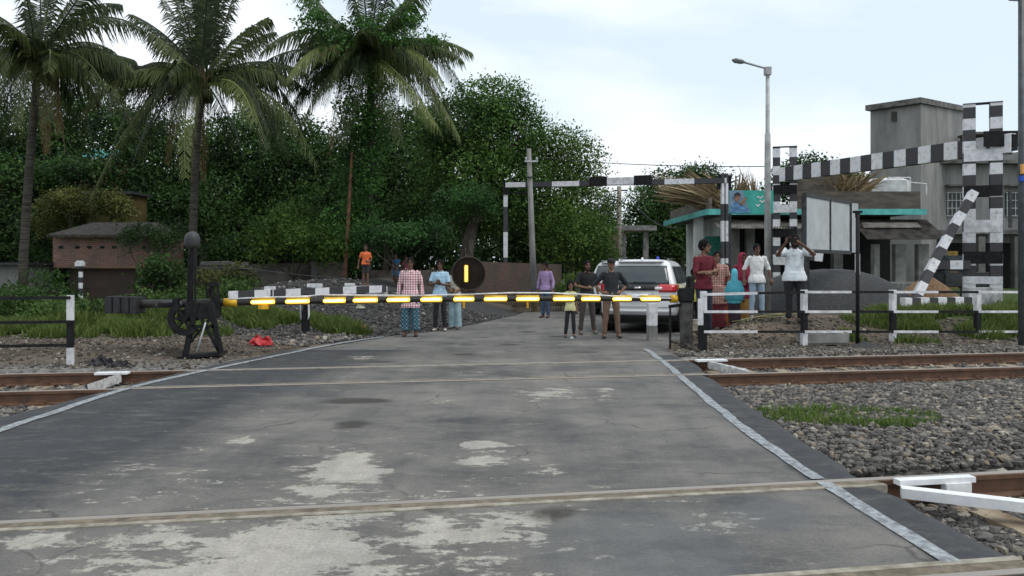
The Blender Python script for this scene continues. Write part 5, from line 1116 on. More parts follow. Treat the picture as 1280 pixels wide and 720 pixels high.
# ------------------------------------------------------------------ palms
def frond(P0, P1, P2, rng, W_=.62, n=70, hang=.75, twist=0):
    P0, P1, P2 = map(np.array, (P0, P1, P2)); qs = []; up = np.array([0, 0, 1.])
    ln = np.linalg.norm(P1 - P0) + np.linalg.norm(P2 - P1)
    B = lambda t: (1 - t) ** 2 * P0 + 2 * t * (1 - t) * P1 + t * t * P2
    dB = lambda t: 2 * (1 - t) * (P1 - P0) + 2 * t * (P2 - P1)
    for i in range(n * 2):
        t = .14 + .86 * (i / (n * 2)) ; s = 1 if i % 2 else -1; p = B(t); T = dB(t); T = T / np.linalg.norm(T)
        sd_ = np.cross(T, up); sd_ = sd_ / (np.linalg.norm(sd_) + 1e-6)
        if rng.random() < .06: continue
        l_ = W_ * (math.sin(math.pi * min(1, (.12 + t * .86))) ** .55 * .85 + .15) * rng.uniform(.8, 1.12)
        d1 = sd_ * s * .75 + T * .62 + np.array([0, 0, -.15 - hang * .25 * rng.uniform(.6, 1.3)]); d1 /= np.linalg.norm(d1)
        wk_ = 1; d2 = sd_ * s * .3 + T * .42 + np.array([0, 0, -hang * rng.uniform(.7, 1.5)]); d2 /= np.linalg.norm(d2)
        m_ = p + d1 * l_ * .4; e = m_ + d2 * l_ * .6; w = T * .026 + np.array([0, 0, .006]); w2 = w * 1.0
        qs.append((p - w * .6, p + w * .6, m_ + w2, m_ - w2)); qs.append((m_ - w2, m_ + w2, e + w * .15, e - w * .15))
    # rachis as a thin 3-sided strip
    k = 10
    for i in range(k):
        a, b = B(i / k), B((i + 1) / k); r = .045 * (1 - i / k) + .008; r2 = .045 * (1 - (i + 1) / k) + .008; T = b - a; T = T / np.linalg.norm(T); sd_ = np.cross(T, up); sd_ /= np.linalg.norm(sd_) + 1e-6; u = np.cross(sd_, T)
        o3 = [sd_, -sd_ * .5 + u * .86, -sd_ * .5 - u * .86]
        for j in range(3): qs.append((a + o3[j] * r, a + o3[(j + 1) % 3] * r, b + o3[(j + 1) % 3] * r2, b + o3[j] * r2))
    return qs
_m = leafmat('frond_a', (.02, .036, .014), (.20, .24, .08), .5, .3, .35); _r = [n_ for n_ in _m.node_tree.nodes if n_.type == 'VALTORGB'][0].color_ramp.elements; _r[1].position = .78; _q = _r.new(.9); _q.color = (.22, .15, .07, 1)
def palm(label, d, trunk_px, crown_px, fronds, seed, kind, tr=.125, W_=1.15):
    rng = np.random.default_rng(seed); pts = [V3(px, py, d) for px, py in trunk_px]; x = pts[0].x; g = H(x, d); base = Vector((pts[0].x, d, g))
    t = thing('coconut_palm', base, label, 'palm tree', 'coconut palms')
    pts = [base - Vector((0, 0, .2))] + pts; MB(base).tube(pts, [tr * 1.35] + [tr * (1.1 - .3 * i / len(pts)) for i in range(len(pts) - 1)], 12).build('trunk', BARKP, t, True)
    C = V3(*crown_px, d); qs = []; tt = []
    for k in range(15):
        a = rng.uniform(0, 6.283); ln = rng.uniform(95, 135); dz = rng.uniform(-35, 95); ex = math.cos(a) * ln; fronds = fronds + [((crown_px[0] + ex * .55, crown_px[1] - 42 + dz * .25), (crown_px[0] + ex, crown_px[1] + dz), math.sin(a) * ln * d / F + .8, rng.uniform(.03, .3), 1.15)]
    for k in range(3):
        ex = rng.uniform(-45, 45); fronds = fronds + [((crown_px[0] + ex, crown_px[1] + 10), (crown_px[0] + ex * 1.3, crown_px[1] + rng.uniform(85, 125)), rng.uniform(-1, 1), 1.3, 1.4, .7)]
    for f in fronds:
        (cx, cy), (tx, ty), dd, tint = f[:4]; hang = f[4] if len(f) > 4 else .75; wk = f[5] if len(f) > 5 else 1
        if ty > crown_px[1] + 15: cy -= .24 * math.hypot(tx - crown_px[0], ty - crown_px[1])
        p0 = C + Vector((rng.uniform(-.12, .12), rng.uniform(-.12, .12), rng.uniform(-.2, .15)))
        q = frond(p0, V3(cx, cy, d + dd * .6), V3(tx, ty, d + dd), rng, W_ * wk * (.62 if hang < .72 else (.8 if hang < .95 else .92)), 60, hang); qs += q; tt += list(np.clip(rng.normal(tint * .95, .1, len(q)), 0, 1 if tint > 1 else .72))
    arr = np.array(qs); fastmesh('crown', arr, 4, leafmat('frond_' + kind, (.02, .034, .014), (.19, .22, .075), .5, .3, .35), t, tint=np.array(tt), loc=tuple(base))
    mb = MB(base)
    for k in range(14): a = k * 2.4; mb.tube([C + Vector((0, 0, -.5)), C + Vector((.22 * math.cos(a), .22 * math.sin(a), .1)), C + Vector((.4 * math.cos(a), .4 * math.sin(a), .5))], [.1, .06, .02], 6)
    mb.build('leaf_bases', mat('leaf_base', (.12, .09, .045), .9), t)
    mb = MB(base)
    for k in range(7): a = k * 1.9 + seed; mb.ell(C + Vector((.26 * math.cos(a), .26 * math.sin(a), -.3 - .1 * (k % 3))), (.12, .12, .15), 10, 7)
    mb.build('coconuts', mat('coconut', (.07, .085, .03), .6), t, True)
    return t
palm('middle coconut palm with arching drooping fronds above the barrier machine', 26.5, [(241, 300), (243, 240), (246, 170), (252, 112)], (254, 104),
     [((165, 85), (102, 142), -1.2, .55, 1.1), ((190, 120), (112, 250), -1.6, .25, .9), ((225, 130), (232, 222), -2.6, .75, 1.2, .95), ((300, 95), (318, 152), -2.5, .8, 1.2), ((345, 120), (396, 208), -1.0, .35, 1.0),
      ((320, 62), (384, 112), 1.5, .12, 1.3), ((215, 40), (165, 18), 1, .1, .8), ((222, 60), (190, 42), -.8, .3, 1.1), ((245, 20), (232, -50), 1, .05, .5), ((262, 20), (268, -60), -.5, .02, .45), ((285, 20), (300, -30), .8, .08, .6), ((292, 40), (335, 22), -.6, .3, 1.0), ((180, 70), (120, 100), 2.2, .1, 1.2), ((300, 50), (342, 40), 2.2, .1, .9), ((270, 130), (300, 190), 2.5, .05, 1.1), ((210, 130), (170, 200), 2.5, .05, 1.1), ((250, 10), (256, -45), 1.5, .03, .5), ((238, 60), (205, 0), 2, .08, .7), ((310, 110), (350, 190), 2.5, .1, 1.1), ((200, 100), (150, 190), 1.5, .15, 1.1), ((232, 30), (215, -40), .5, .06, .5), ((275, 10), (285, -60), 1.2, .04, .5), ((330, 85), (375, 150), 1.2, .12, 1.2), ((190, 75), (140, 85), 1.6, .1, 1.1), ((258, 10), (262, -50), -1.0, .03, .5), ((205, 85), (150, 115), 2.4, .1, 1.2)], 4, 'a')
palm('left coconut palm on a tall slanting trunk, its head cut by the top edge', 24.5, [(29, 330), (34, 250), (40, 170), (46, 100)], (48, 82),
     [((110, -10), (182, 38), -1, .15, 1.2), ((115, 30), (172, 92), -.6, .25, 1.0), ((110, 55), (168, 75), 1.0, .12, 1.0), ((-20, 45), (-40, 95), -1, .45, 1.0), ((0, 60), (-12, 135), -1.8, .4, 1.0), ((20, 20), (-30, 10), .8, .1, .8), ((40, 10), (20, -45), -.5, .08, .6), ((60, 0), (75, -50), .8, .06, .6), ((85, 10), (120, -30), -1, .15, .8), ((95, 90), (125, 130), 1.2, .08, 1), ((20, 95), (-30, 165), 1.5, .1, 1.1), ((70, 40), (60, 90), -2.6, .3, 1.1), ((100, 95), (150, 120), -1.5, .2, 1.0), ((75, -5), (150, 5), 1.5, .08, 1.2), ((25, 40), (5, 30), -2.4, .25, 1.0), ((90, 60), (150, 100), 2.4, .06, 1.1), ((0, 80), (-60, 120), 1.5, .1, 1.1), ((50, 0), (50, -60), 1.5, .05, .6), ((10, 100), (0, 170), 2, .1, 1.1), ((95, 105), (105, 165), 1.8, .08, 1.1)], 9, 'a', .12)
palm('right coconut palm wrapped in green creeper', 27.5, [(458, 330), (461, 250), (463, 170), (464, 90)], (464, 72),
     [((385, 5), (326, 66), -1, .3, 1.1), ((400, 55), (358, 98), -1.8, .75, 1.1), ((395, 100), (360, 142), .8, .15, 1.2), ((410, 95), (380, 150), -1.2, .15, 1.0), ((400, 0), (372, -20), .8, .2, 1.0), ((440, -10), (425, -60), -.6, .1, .6), ((472, -10), (480, -60), .6, .05, .5), ((500, 0), (535, -20), -.6, .3, .8), ((530, 30), (590, 66), -.4, .4, .9), ((520, 55), (554, 106), -1.6, .7, 1.0), ((520, 90), (575, 172), -.8, .55, 1.2, 1.1), ((500, 110), (548, 160), -2.4, .9, 1.2), ((485, 20), (515, 20), 2, .1, 1), ((440, 30), (400, 20), 2, .15, 1), ((505, 70), (545, 90), 2, .1, 1.1), ((350, 75), (308, 102), .5, .08, 1.5), ((480, 0), (505, -50), 1, .1, .7), ((455, 0), (450, -60), 1, .08, .6), ((420, 80), (385, 120), 2, .1, 1.1), ((500, 85), (530, 140), 2, .2, 1.1), ((420, 40), (375, 55), 1.5, .15, 1.1), ((490, 120), (500, 180), -1.5, .3, 1.1), ((440, 120), (425, 180), -1.2, .15, 1.1)], 13, 'a', .15)
# creeper on the palm
lob = [(tuple(V3(px, py, d)), (rx * 27 / F, rx * 27 / F, ry * 27 / F)) for px, py, rx, ry, d in ((448, 150, 16, 26, 27.1), (468, 150, 12, 30, 27.2), (452, 205, 22, 30, 27.2), (458, 285, 14, 30, 27), (440, 310, 18, 16, 26.8), (450, 60, 26, 30, 27), (425, 55, 22, 16, 26.8), (500, 40, 22, 22, 27), (512, 20, 14, 12, 27), (440, 120, 14, 34, 27.2), (462, 190, 16, 40, 27.3), (445, 240, 20, 34, 27.2), (430, 285, 24, 26, 27), (395, 35, 16, 12, 26.6), (388, 12, 8, 20, 26.6), (475, 100, 14, 20, 27), (545, 55, 18, 5, 26.9))]
lob = [(c_, tuple(v * 1.2 for v in r_)) for c_, r_ in lob]
q, tt = lobe_leaves(lob, 170, .13, .3, .2, .3, 91)
tag(fastmesh('creeper', q, 4, leafmat('leaf_creeper', (.02, .055, .014), (.09, .2, .045)), tint=tt, loc=lob[10][0]), 'bright green creeper climbing the right coconut palm', 'creeper')
mb = MB(B_(432, 26)); mb.tube([B_(431, 26), V3(436, 260, 26.3), V3(440, 190, 26.6)], [.07, .06, .04], 8); tag(mb.build('dead_stem', mat('dead_stem', (.13, .06, .03), .9, .4, 4)), 'reddish brown dead stem leaning against the creeper clad palm', 'dead stem')
# fallen leaning log above wall
mb = MB(V3(255, 330, 25)); mb.tube([V3(252, 331, 25.5), V3(285, 331, 25.2), V3(316, 338, 25)], [.1, .13, .08], 8); tag(mb.build('log', mat('grey_log', (.07, .068, .062), .9)), 'grey log lying above the cement wall', 'log')
# litter
def rag(px, py, w, c, label, name='plastic_bag', cat='litter', h=.12):
    p = drop(px, py); mb = MB(p); n = 16; vs = []
    for j in range(n):
        for i in range(n):
            x, y = (i / (n - 1) - .5) * w, (j / (n - 1) - .5) * w * .6; e = 1 - max(abs(i / (n - 1) - .5), abs(j / (n - 1) - .5)) * 2
            vs.append(p + Vector((x + .3 * w * noise.noise(Vector((i * .3, j * .3, px))), y + .2 * w * noise.noise(Vector((i * .3, j * .3, px + 9))), .015 + h * (e ** .5) * (.55 + noise.noise(Vector((i * .35, j * .35, py)))))))
    mb.add(vs, [(j * n + i, j * n + i + 1, (j + 1) * n + i + 1, (j + 1) * n + i) for j in range(n - 1) for i in range(n - 1)]); return tag(mb.build(name, mat(name + '_%d' % px, c, .5, .3, 14)), label, cat)
rag(325, 432, .42, (.55, .03, .04), 'crumpled red plastic bag on the soil by the barrier machine', h=.22); rag(445, 410, .45, (.5, .06, .08), 'red and white wrapper near the road edge stones')
rag(450, 386, .22, (.5, .5, .4), 'pale scrap of plastic in the grass behind the boom', 'plastic_scrap'); rag(185, 421, .3, (.55, .55, .52), 'white scrap lying left of the barrier machine', 'plastic_scrap')
rag(715, 424, .07, (.6, .62, .6), 'tiny white crumpled cup on the road before the girl', 'paper_cup', h=.06); rag(1086, 500, .12, (.5, .09, .04), 'orange red scrap on the ballast right of the road', 'wrapper', h=.07)
rag(128, 457, .35, (.015, .015, .018), 'black plastic bag on the bank behind the left track', 'black_bag', h=.2); rag(150, 459, .3, (.02, .02, .022), 'second smaller black bag on the bank behind the left track', 'black_bag', h=.14)
mb = MB(drop(1130, 515)); p, q = drop(1098, 504), drop(1160, 530); mb.tube([p + Vector((0, 0, .05)), p.lerp(q, .5) + Vector((0, 0, .07)), q + Vector((0, 0, .06))], .012, 6); tag(mb.build('twig', BARK), 'thin twig lying on the ballast right of the road', 'twig')
p, q = drop(838, 430), drop(874, 442); mb = MB(p); mb.tube([p + Vector((0, 0, .05)), p.lerp(q, .5) + Vector((.02, -.02, .07)), q + Vector((0, 0, .04))], .035, 8); tag(mb.build('branch', BARK), 'fallen branch beside the foot of the barrier rest', 'branch')
for i in range(5):
    p, q = drop(890 + 18 * i, 409 - 2 * i), drop(935 + 18 * i, 404 - 2 * i); p.z += .05 + .02 * i; q.z += .06; mb = MB(p); mb.tube([p, p.lerp(q, .5) + Vector((0, .02 * i, .03)), q], .02, 6); tag(mb.build('bamboo_pole', mat('bamboo', (.3, .28, .13), .7, .3, 5)), 'old yellowish bamboo poles lying on the platform behind the right fence', 'bamboo pole', 'bamboo poles on the platform')
# ------------------------------------------------------------------ people
def remeshed(mb, name, m, parent, voxel, smooth_it=3, wrinkle=0, wscale=9, seed=0):
    me = bpy.data.meshes.new('tmp'); me.from_pydata([tuple(p) for p in mb.v], [], mb.f); o = bpy.data.objects.new('tmp', me); COL.objects.link(o)
    bm = bmesh.new(); bm.from_mesh(me); bmesh.ops.recalc_face_normals(bm, faces=bm.faces); bm.to_mesh(me); bm.free()
    r = o.modifiers.new('r', 'REMESH'); r.mode = 'VOXEL'; r.voxel_size = voxel
    if smooth_it: s = o.modifiers.new('s', 'SMOOTH'); s.iterations = smooth_it; s.factor = .5
    dg = bpy.context.evaluated_depsgraph_get(); nm = bpy.data.meshes.new_from_object(o.evaluated_get(dg)); bpy.data.objects.remove(o)
    if wrinkle:
        for v in nm.vertices:
            p = v.co; q = noise.noise(Vector((p.x * wscale, p.y * wscale, p.z * wscale * .55 + seed))) + .5 * noise.noise(Vector((p.x * wscale * 2.2, p.y * wscale * 2, p.z * wscale * 1.5 + seed)))
            v.co += v.normal * (q * wrinkle)
    nm.name = name; nm.materials.clear(); nm.materials.append(m); nm.polygons.foreach_set('use_smooth', [True] * len(nm.polygons)); nm.polygons.foreach_set('material_index', [0] * len(nm.polygons))
    o2 = bpy.data.objects.new(name, nm); COL.objects.link(o2); o2.parent = parent; return o2
SKINS = [mat('skin_brown', (.20, .105, .065), .55, .15, 8), mat('skin_dark', (.13, .066, .042), .55, .15, 8), mat('skin_light', (.28, .16, .105), .55, .15, 8)]
HAIR = mat('hair_black', (.010, .009, .010), .85, .3, 20, spec=.12)
def hand(mb, w, d, k, curl=.5, side=1, facing=Vector((0, -1, 0))):
    """palm and five tapering fingers leaving wrist w along d"""
    d = d.normalized(); a = d.cross(facing)
    if a.length < .1: a = d.cross(Vector((1, 0, 0)))
    a.normalize(); nrm = a.cross(d).normalized()
    pc = w + d * .05 * k; mb.tube([w, w + d * .025 * k, w + d * .07 * k, w + d * .09 * k], [.026 * k, .032 * k, .038 * k, .034 * k], 10, sx=1, sy=1, round_=True)
    for i, (o, l) in enumerate(((-.03, .068), (-.01, .08), (.01, .075), (.029, .06))):
        r = w + d * .085 * k + a * (o * k); b = r + d * l * .5 * k + nrm * (-.01 * k * curl * 2) * side; e = b + (d * (1 - curl * .7) - nrm * curl * side).normalized() * l * .5 * k
        mb.tube([r - d * .02 * k, r, b, e], [.0105 * k, .0105 * k, .0095 * k, .007 * k], 7, round_=True)
    th = w + d * .03 * k - a * (.028 * k); mb.tube([th, th + (d * .5 - a * .7).normalized() * .035 * k, th + (d * .9 - a * .4).normalized() * .065 * k], [.013 * k, .012 * k, .009 * k], 7, round_=True)
def person(label, pos, yaw, height, top, bottom, arms, skin=0, stance=.1, sleeve='half', hem=.86, hair='short', shoes=(.03, .03, .03), fat=1.0, bottom_style='trousers', extra=None, head_yaw=0, lower_z=.09, topstyle='shirt', legs=None, child=False, cat='person', beard=False, pitch=0, group=None):
    k = height / 1.75; t = thing('person', pos, label, cat, group, rz=R(yaw)); S = lambda x, y, z: Vector((x * k, y * k, z * k))
    f = fat; hs = 1.0 if not child else 1.22
    sk = SKINS[skin]
    hipz, shz = .93, 1.43
    if child: shz = 1.37
    legs = legs or [((-stance, 0), 0), ((stance, 0), 0)]
    body = MB()
    # legs
    leg = []
    for s, ((fx, fy), kb) in zip((-1, 1), legs):
        hip = S(s * .085 * f, 0, hipz); ank = S(fx, fy, .08); kn = hip.lerp(ank, .52) + S(0, -.02 - kb, 0); leg.append((hip, kn, ank))
        body.tube([hip, hip.lerp(kn, .5), kn, kn.lerp(ank, .35), ank], [.078 * k * f, .068 * k * f, .05 * k, .052 * k, .034 * k], 12, round_=True)
        out = .25 * s; toe = ank + S(.13 * out * .6, -.15, -.055); body.tube([ank + S(0, .03, -.03), ank.lerp(toe, .5) + S(0, 0, -.005), toe], [.036 * k, .038 * k, .03 * k], 10, sx=1.1, sy=.8, round_=True)
    # torso
    prof = [(.86, .10, .085), (.93, .15 * f, .105 * f), (1.02, .14 * f, .1 * f), (1.12, .132 * f, .1 * f), (1.24, .15 * (f * .5 + .5), .11), (1.35, .17, .11), (shz, .15, .085), (shz + .045, .08, .065)]
    def loft(mb, prof, grow=0, n=20):
        vs = []; 
        for z, rx, ry in prof: vs += [S((rx + grow) * math.cos(2 * math.pi * q / n), (ry + grow) * math.sin(2 * math.pi * q / n) + .01, z) for q in range(n)]
        fs = [(i * n + q, i * n + (q + 1) % n, (i + 1) * n + (q + 1) % n, (i + 1) * n + q) for i in range(len(prof) - 1) for q in range(n)] + [tuple(range(n))[::-1], tuple(range((len(prof) - 1) * n, len(prof) * n))]
        mb.add(vs, fs)
    loft(body, prof)
    nz_ = shz + .03; hc = S(0, -.02, 0); hc.z = (shz + .185) * k if not child else (1.75 - .135 * hs) * k
    if not child: hc.z = (1.75 - .125) * k
    body.tube([S(0, .01, shz - .03), Vector((0, .0, hc.z - .05 * k))], [.06 * k, .05 * k], 12)
    M = Matrix.Rotation(R(head_yaw), 4, 'Z') @ Matrix.Rotation(R(pitch), 4, 'X')
    hp = lambda x, y, z: hc + M @ (Vector((x, y, z)) * k * hs)
    body.ell(hc + M @ Vector((0, .008 * k, .022 * k)), (.076 * k * hs, .092 * k * hs, .1 * k * hs), 18, 14, M=M)
    body.ell(hp(0, -.028, -.045), (.055 * k * hs, .06 * k * hs, .07 * k * hs), 14, 10, M=M)
    body.tube([hp(0, -.088, .03), hp(0, -.102, -.005), hp(0, -.108, -.018), hp(0, -.085, -.026)], [.009 * k, .012 * k, .017 * k, .012 * k], 8)
    body.ell(hp(0, -.086, -.055), (.024 * k, .011 * k, .01 * k), 10, 6, M=M); body.ell(hp(0, -.082, -.1), (.022 * k, .015 * k, .016 * k), 10, 6, M=M)
    body.ell(hp(0, -.084, .04), (.05 * k, .014 * k, .011 * k), 10, 6, M=M)
    for s in (-1, 1): body.ell(hp(s * .078, .012, -.005), (.012 * k, .02 * k, .032 * k), 8, 6, M=M)
    arm = []
    for s, (e, w, hd, curl) in zip((-1, 1), arms):
        sh = S(s * (.165 if not child else .15) * (f * .4 + .6), .01, shz - .015); el = S(*e); wr = S(*w); arm.append((sh, el, wr)); hd_v = S(*hd) if hd else (wr - el)
        body.tube([sh, sh.lerp(el, .5), el, el.lerp(wr, .4), wr], [.052 * k * f, .044 * k * f, .036 * k, .036 * k, .025 * k], 10, round_=True)
        hand(body, wr, hd_v, k, curl, s)
    remeshed(body, 'body', sk, t, .0085 if height > 1.4 else .008, 2)
    body_o = t.children[0] if t.children else None
    # eyes, brows
    e = MB()
    for s in (-1, 1): e.ell(hp(s * .032, -.082, .014), (.013 * k, .007 * k, .0075 * k), 8, 6, M=M); e.tube([hp(s * .016, -.094, .042), hp(s * .034, -.095, .048), hp(s * .054, -.082, .04)], .005 * k, 5)
    e.build('eyes', HAIR, t)
    # top
    mt, wr_ = top, .006
    g = .016 if topstyle != 'tee' else .012
    top_m = MB(); tp = [(hem, .178 * f + .01, .125 * f + .012)] + ([(hem + .08, .178 * f + .006, .125 * f + .01)] if hem < .85 else []) + [(.985, .160 * f, .118 * f)] + [(z, rx, ry) for z, rx, ry in prof if z > 1.0 and z < shz + .03] + [(shz + .035, .07, .06)]
    tp.sort(); loft(top_m, tp, g)
    for s, (sh, el, wr) in zip((-1, 1), arm):
        a0 = sh + S(-s * .03, 0, 0)
        if sleeve == 'half': top_m.tube([a0, sh, sh.lerp(el, .75)], [.058 * k * f, .066 * k * f, .06 * k * f], 12)
        elif sleeve == 'elbow': top_m.tube([a0, sh, el, el.lerp(wr, .12)], [.058 * k * f, .064 * k * f, .05 * k * f, .05 * k], 12)
        elif sleeve == 'long': top_m.tube([a0, sh, sh.lerp(el, .6), el, el.lerp(wr, .5), el.lerp(wr, .9)], [.058 * k * f, .064 * k * f, .055 * k * f, .05 * k, .046 * k, .04 * k], 12)
        elif sleeve == 'cap': top_m.tube([a0, sh, sh.lerp(el, .45)], [.055 * k, .062 * k, .056 * k], 12)
    so_ = remeshed(top_m, 'shirt' if topstyle != 'dress' else 'dress', top, t, .013, 3, .012, 12, seed=len(label))
    if topstyle == 'shirt':
        c = MB(); c.tube([S(-.065, .045, shz + .045), S(-.06, -.05, shz + .03), S(-.02, -.1, shz - .03)], [.014 * k, .014 * k, .01 * k], 6); c.tube([S(.065, .045, shz + .045), S(.06, -.05, shz + .03), S(.02, -.1, shz - .03)], [.014 * k, .014 * k, .01 * k], 6); c.tube([S(-.065, .045, shz + .045), S(0, .075, shz + .05), S(.065, .045, shz + .045)], .014 * k, 6)
        c.build('collar', top, t, True)
    # bottom
    bm_ = MB(); pr = [(.84, .12 * f, .095 * f), (.9, .148 * f, .11 * f), (.96, .15 * f, .11 * f), (1.03, .14 * f, .1 * f)]; loft(bm_, pr, .01)
    if bottom_style in ('trousers', 'wide', 'leggings', 'shorts'):
        a = {'trousers': (.09, .082, .066, .06, .058), 'wide': (.1, .1, .095, .1, .105), 'leggings': (.09, .08, .064, .064, .048), 'shorts': (.092, .09, .085, .08, .08)}[bottom_style]
        for hip, kn, ank in leg:
            end = ank + S(0, .0, lower_z - .08)
            if bottom_style == 'shorts': bm_.tube([hip + S(0, 0, .02), hip.lerp(kn, .5), kn + S(0, 0, .06)], [a[0] * k * f, a[1] * k * f, a[2] * k], 14)
            else: bm_.tube([hip + S(0, 0, -.02), hip.lerp(kn, .5), kn, kn.lerp(end, .5), end], [a[0] * k * f, a[1] * k * f, a[2] * k, a[3] * k, a[4] * k], 14)
        remeshed(bm_, 'trousers' if bottom_style != 'shorts' else 'shorts', bottom, t, .013, 2, .010, 11)
    else:  # skirt / lungi
        sp = [(lower_z, .17 * f, .13 * f), (.35, .165 * f, .125 * f), (.6, .165 * f, .125 * f), (.85, .155 * f, .115 * f), (1.0, .14 * f, .105 * f)]; loft(bm_, sp, .012)
        remeshed(bm_, 'skirt' if bottom_style == 'skirt' else 'lungi', bottom, t, .014, 2, .014, 7)
    # shoes
    if shoes:
        m = mat('shoe_%d_%d_%d' % tuple(int(c * 99) for c in shoes), shoes, .6, .2, 9)
        for (hip, kn, ank), s in zip(leg, (-1, 1)):
            q = MB(); toe = ank + S(.13 * .25 * s * .6, -.17, -.055); q.tube([ank + S(0, .04, -.04), ank.lerp(toe, .5) + S(0, 0, -.022), toe], [.042 * k, .043 * k, .034 * k], 12, sx=1.1, sy=.75, round_=True); q.build('shoe', m, t, True)
    # hair
    hm = MB()
    if hair in ('short', 'thick', 'long', 'bun'):
        th = {'short': .012, 'thick': .019, 'long': .02, 'bun': .014}[hair]; n, mm = 20, 14; vs = []; c = hc + M @ Vector((0, .012 * k, .026 * k)) ; r = [(.076 * hs + th) * k, (.092 * hs + th) * k, (.1 * hs + th) * k]
        for j in range(mm + 1):
            ph = math.pi / 2 * (1 - j / mm * 1.62)
            for q in range(n):
                a = 2 * math.pi * q / n; front = max(0, -math.sin(a)); php = max(ph, math.radians(28) * front ** .8 - math.radians(50) * (1 - front)); b_ = Vector((r[0] * math.cos(php) * math.cos(a), r[1] * math.cos(php) * math.sin(a), r[2] * math.sin(php)))
                b_ *= 1 + .05 * noise.noise(b_ * 40); vs.append(c + M @ b_)
        hm.add(vs, [(j * n + q, j * n + (q + 1) % n, (j + 1) * n + (q + 1) % n, (j + 1) * n + q) for j in range(mm) for q in range(n)])
        if hair == 'long':
            hm.tube([hp(0, .06, .02), hp(0, .085, -.08), hp(0, .08, -.2)], [.075 * k * hs, .07 * k * hs, .04 * k], 12)
            for s in (-1, 1): hm.tube([hp(s * .07, .0, .03), hp(s * .08, .0, -.05), hp(s * .08, .01, -.13)], [.03 * k, .028 * k, .015 * k], 8)
        if hair == 'bun': hm.ell(hp(0, .12, .0), (.045 * k, .04 * k, .045 * k))
        hm.build('hair', HAIR, t, True)
    if beard:
        b = MB(); n = 12
        b.tube([hp(-.07, -.012, -.03), hp(-.058, -.045, -.085), hp(-.02, -.082, -.115), hp(.02, -.082, -.115), hp(.058, -.045, -.085), hp(.07, -.012, -.03)], [.014 * k, .021 * k, .024 * k, .024 * k, .021 * k, .014 * k], 8); b.tube([hp(-.03, -.098, -.062), hp(0, -.104, -.036), hp(.03, -.098, -.062)], .008 * k, 6); b.build('beard', HAIR, t, True)
    if extra: extra(t, S, hp, k, M)
    return t
def col(n, c, **k): return mat('cloth_' + n, c, .9, .15, 5, bump=.15, **k)
down = lambda s, o=.27, wy=-.03, el=.25: ((s * el, .03, 1.14), (s * o, wy, .88), None, .45)
hip_ = lambda s: ((s * .37, .08, 1.17), (s * .2, -.03, 1.0), (-s * .09, -.05, -.02), .4)
D2 = [down(-1), down(1)]
def on(px, py): p = drop(px, py); p.z = max(p.z, 0) if p.z > -.07 else p.z; return p
def kurta(name, c): return col(name, c)

person('man in a red and white checked shirt and a blue plaid lungi behind the boom', on(513, 420), 3, 1.78, plaid('check_red', (.78, .66, .66), (.30, .035, .06), 18, .36, (.48, .25, .28)),
       plaid('check_lungi', (.045, .14, .17), (.24, .36, .38), 11, .3, (.03, .05, .09)), D2, 1, .12, 'long', .63, 'short', (.06, .035, .03), 1.08, 'wide', lower_z=.14)
def phone(t, S, hp, k, M):
    MB().box(S(.0, -.30, 1.21), (.075 * k, .012 * k, .15 * k), bev=.002).build('phone', BLACK, t)
person('boy in a light blue T-shirt and black trousers holding his hands at his chest', on(550, 413), 0, 1.74, col('skyblue', (.42, .62, .78)), col('black_a', (.02, .02, .024)),
       [((-.24, -.04, 1.14), (-.07, -.24, 1.18), (.5, -.25, .35), .7), ((.24, -.04, 1.12), (.06, -.25, 1.15), (-.5, -.2, .4), .7)], 1, .12, 'half', .82, 'thick', (.5, .47, .42), .92)
person('person in a cream tunic and wide pale blue trousers, half behind the lamp disc', on(569, 411), -14, 1.63, col('cream', (.52, .50, .40)), col('paleblue', (.30, .42, .46)),
       [((-.2, .0, 1.12), (-.04, -.2, 1.05), (.4, -.15, .1), .6), ((.2, .02, 1.12), (.04, -.22, 1.0), (-.4, -.1, .1), .6)], 0, .08, 'half', .72, 'bun', (.1, .07, .06), .9, 'wide', lower_z=.05)
person('boy in an orange shirt and dark shorts standing on the white block', PLINTH, 8, 1.27, col('orange', (.75, .16, .05)), col('darkshort', (.03, .028, .03)),
       [((-.26, .03, 1.1), (-.30, .0, .85), None, .4), ((.24, .02, 1.08), (.12, -.18, 1.0), (-.4, -.2, .1), .5)], 1, .08, 'half', .88, 'short', None, .92, 'shorts', child=True)
p = on(495, 357); 
person('small girl in a blue sleeveless dress with a maroon skirt on the dark bank', p, -10, 1.12, col('blue_dress', (.03, .16, .34)), col('maroon_a', (.16, .03, .04)),
       [((-.2, .03, 1.12), (-.2, -.06, .9), None, .4), ((.2, .0, 1.12), (.1, -.2, .95), (-.4, -.2, .1), .5)], 0, .08, 'cap', .5, 'bun', (.05, .03, .03), .95, 'skirt', child=True, topstyle='dress', lower_z=.3)
p2 = on(507, 358)
person('child in maroon and white peeping from behind the checked shirted man', p2, 20, 1.08, col('maroon_b', (.22, .05, .07)), col('offwhite', (.45, .44, .43)), D2, 0, .08, 'half', .75, 'short', (.05, .03, .03), .95, 'skirt', child=True, lower_z=.25)
person('man in a lilac shirt and blue jeans standing alone before the power pole', on(682, 397), -28, 1.71, col('lilac', (.36, .25, .44)), col('jeans', (.05, .085, .15)),
       [down(-1), down(1, .25)], 1, .09, 'long', .86, 'short', (.05, .04, .04), 1.0, head_yaw=-25)
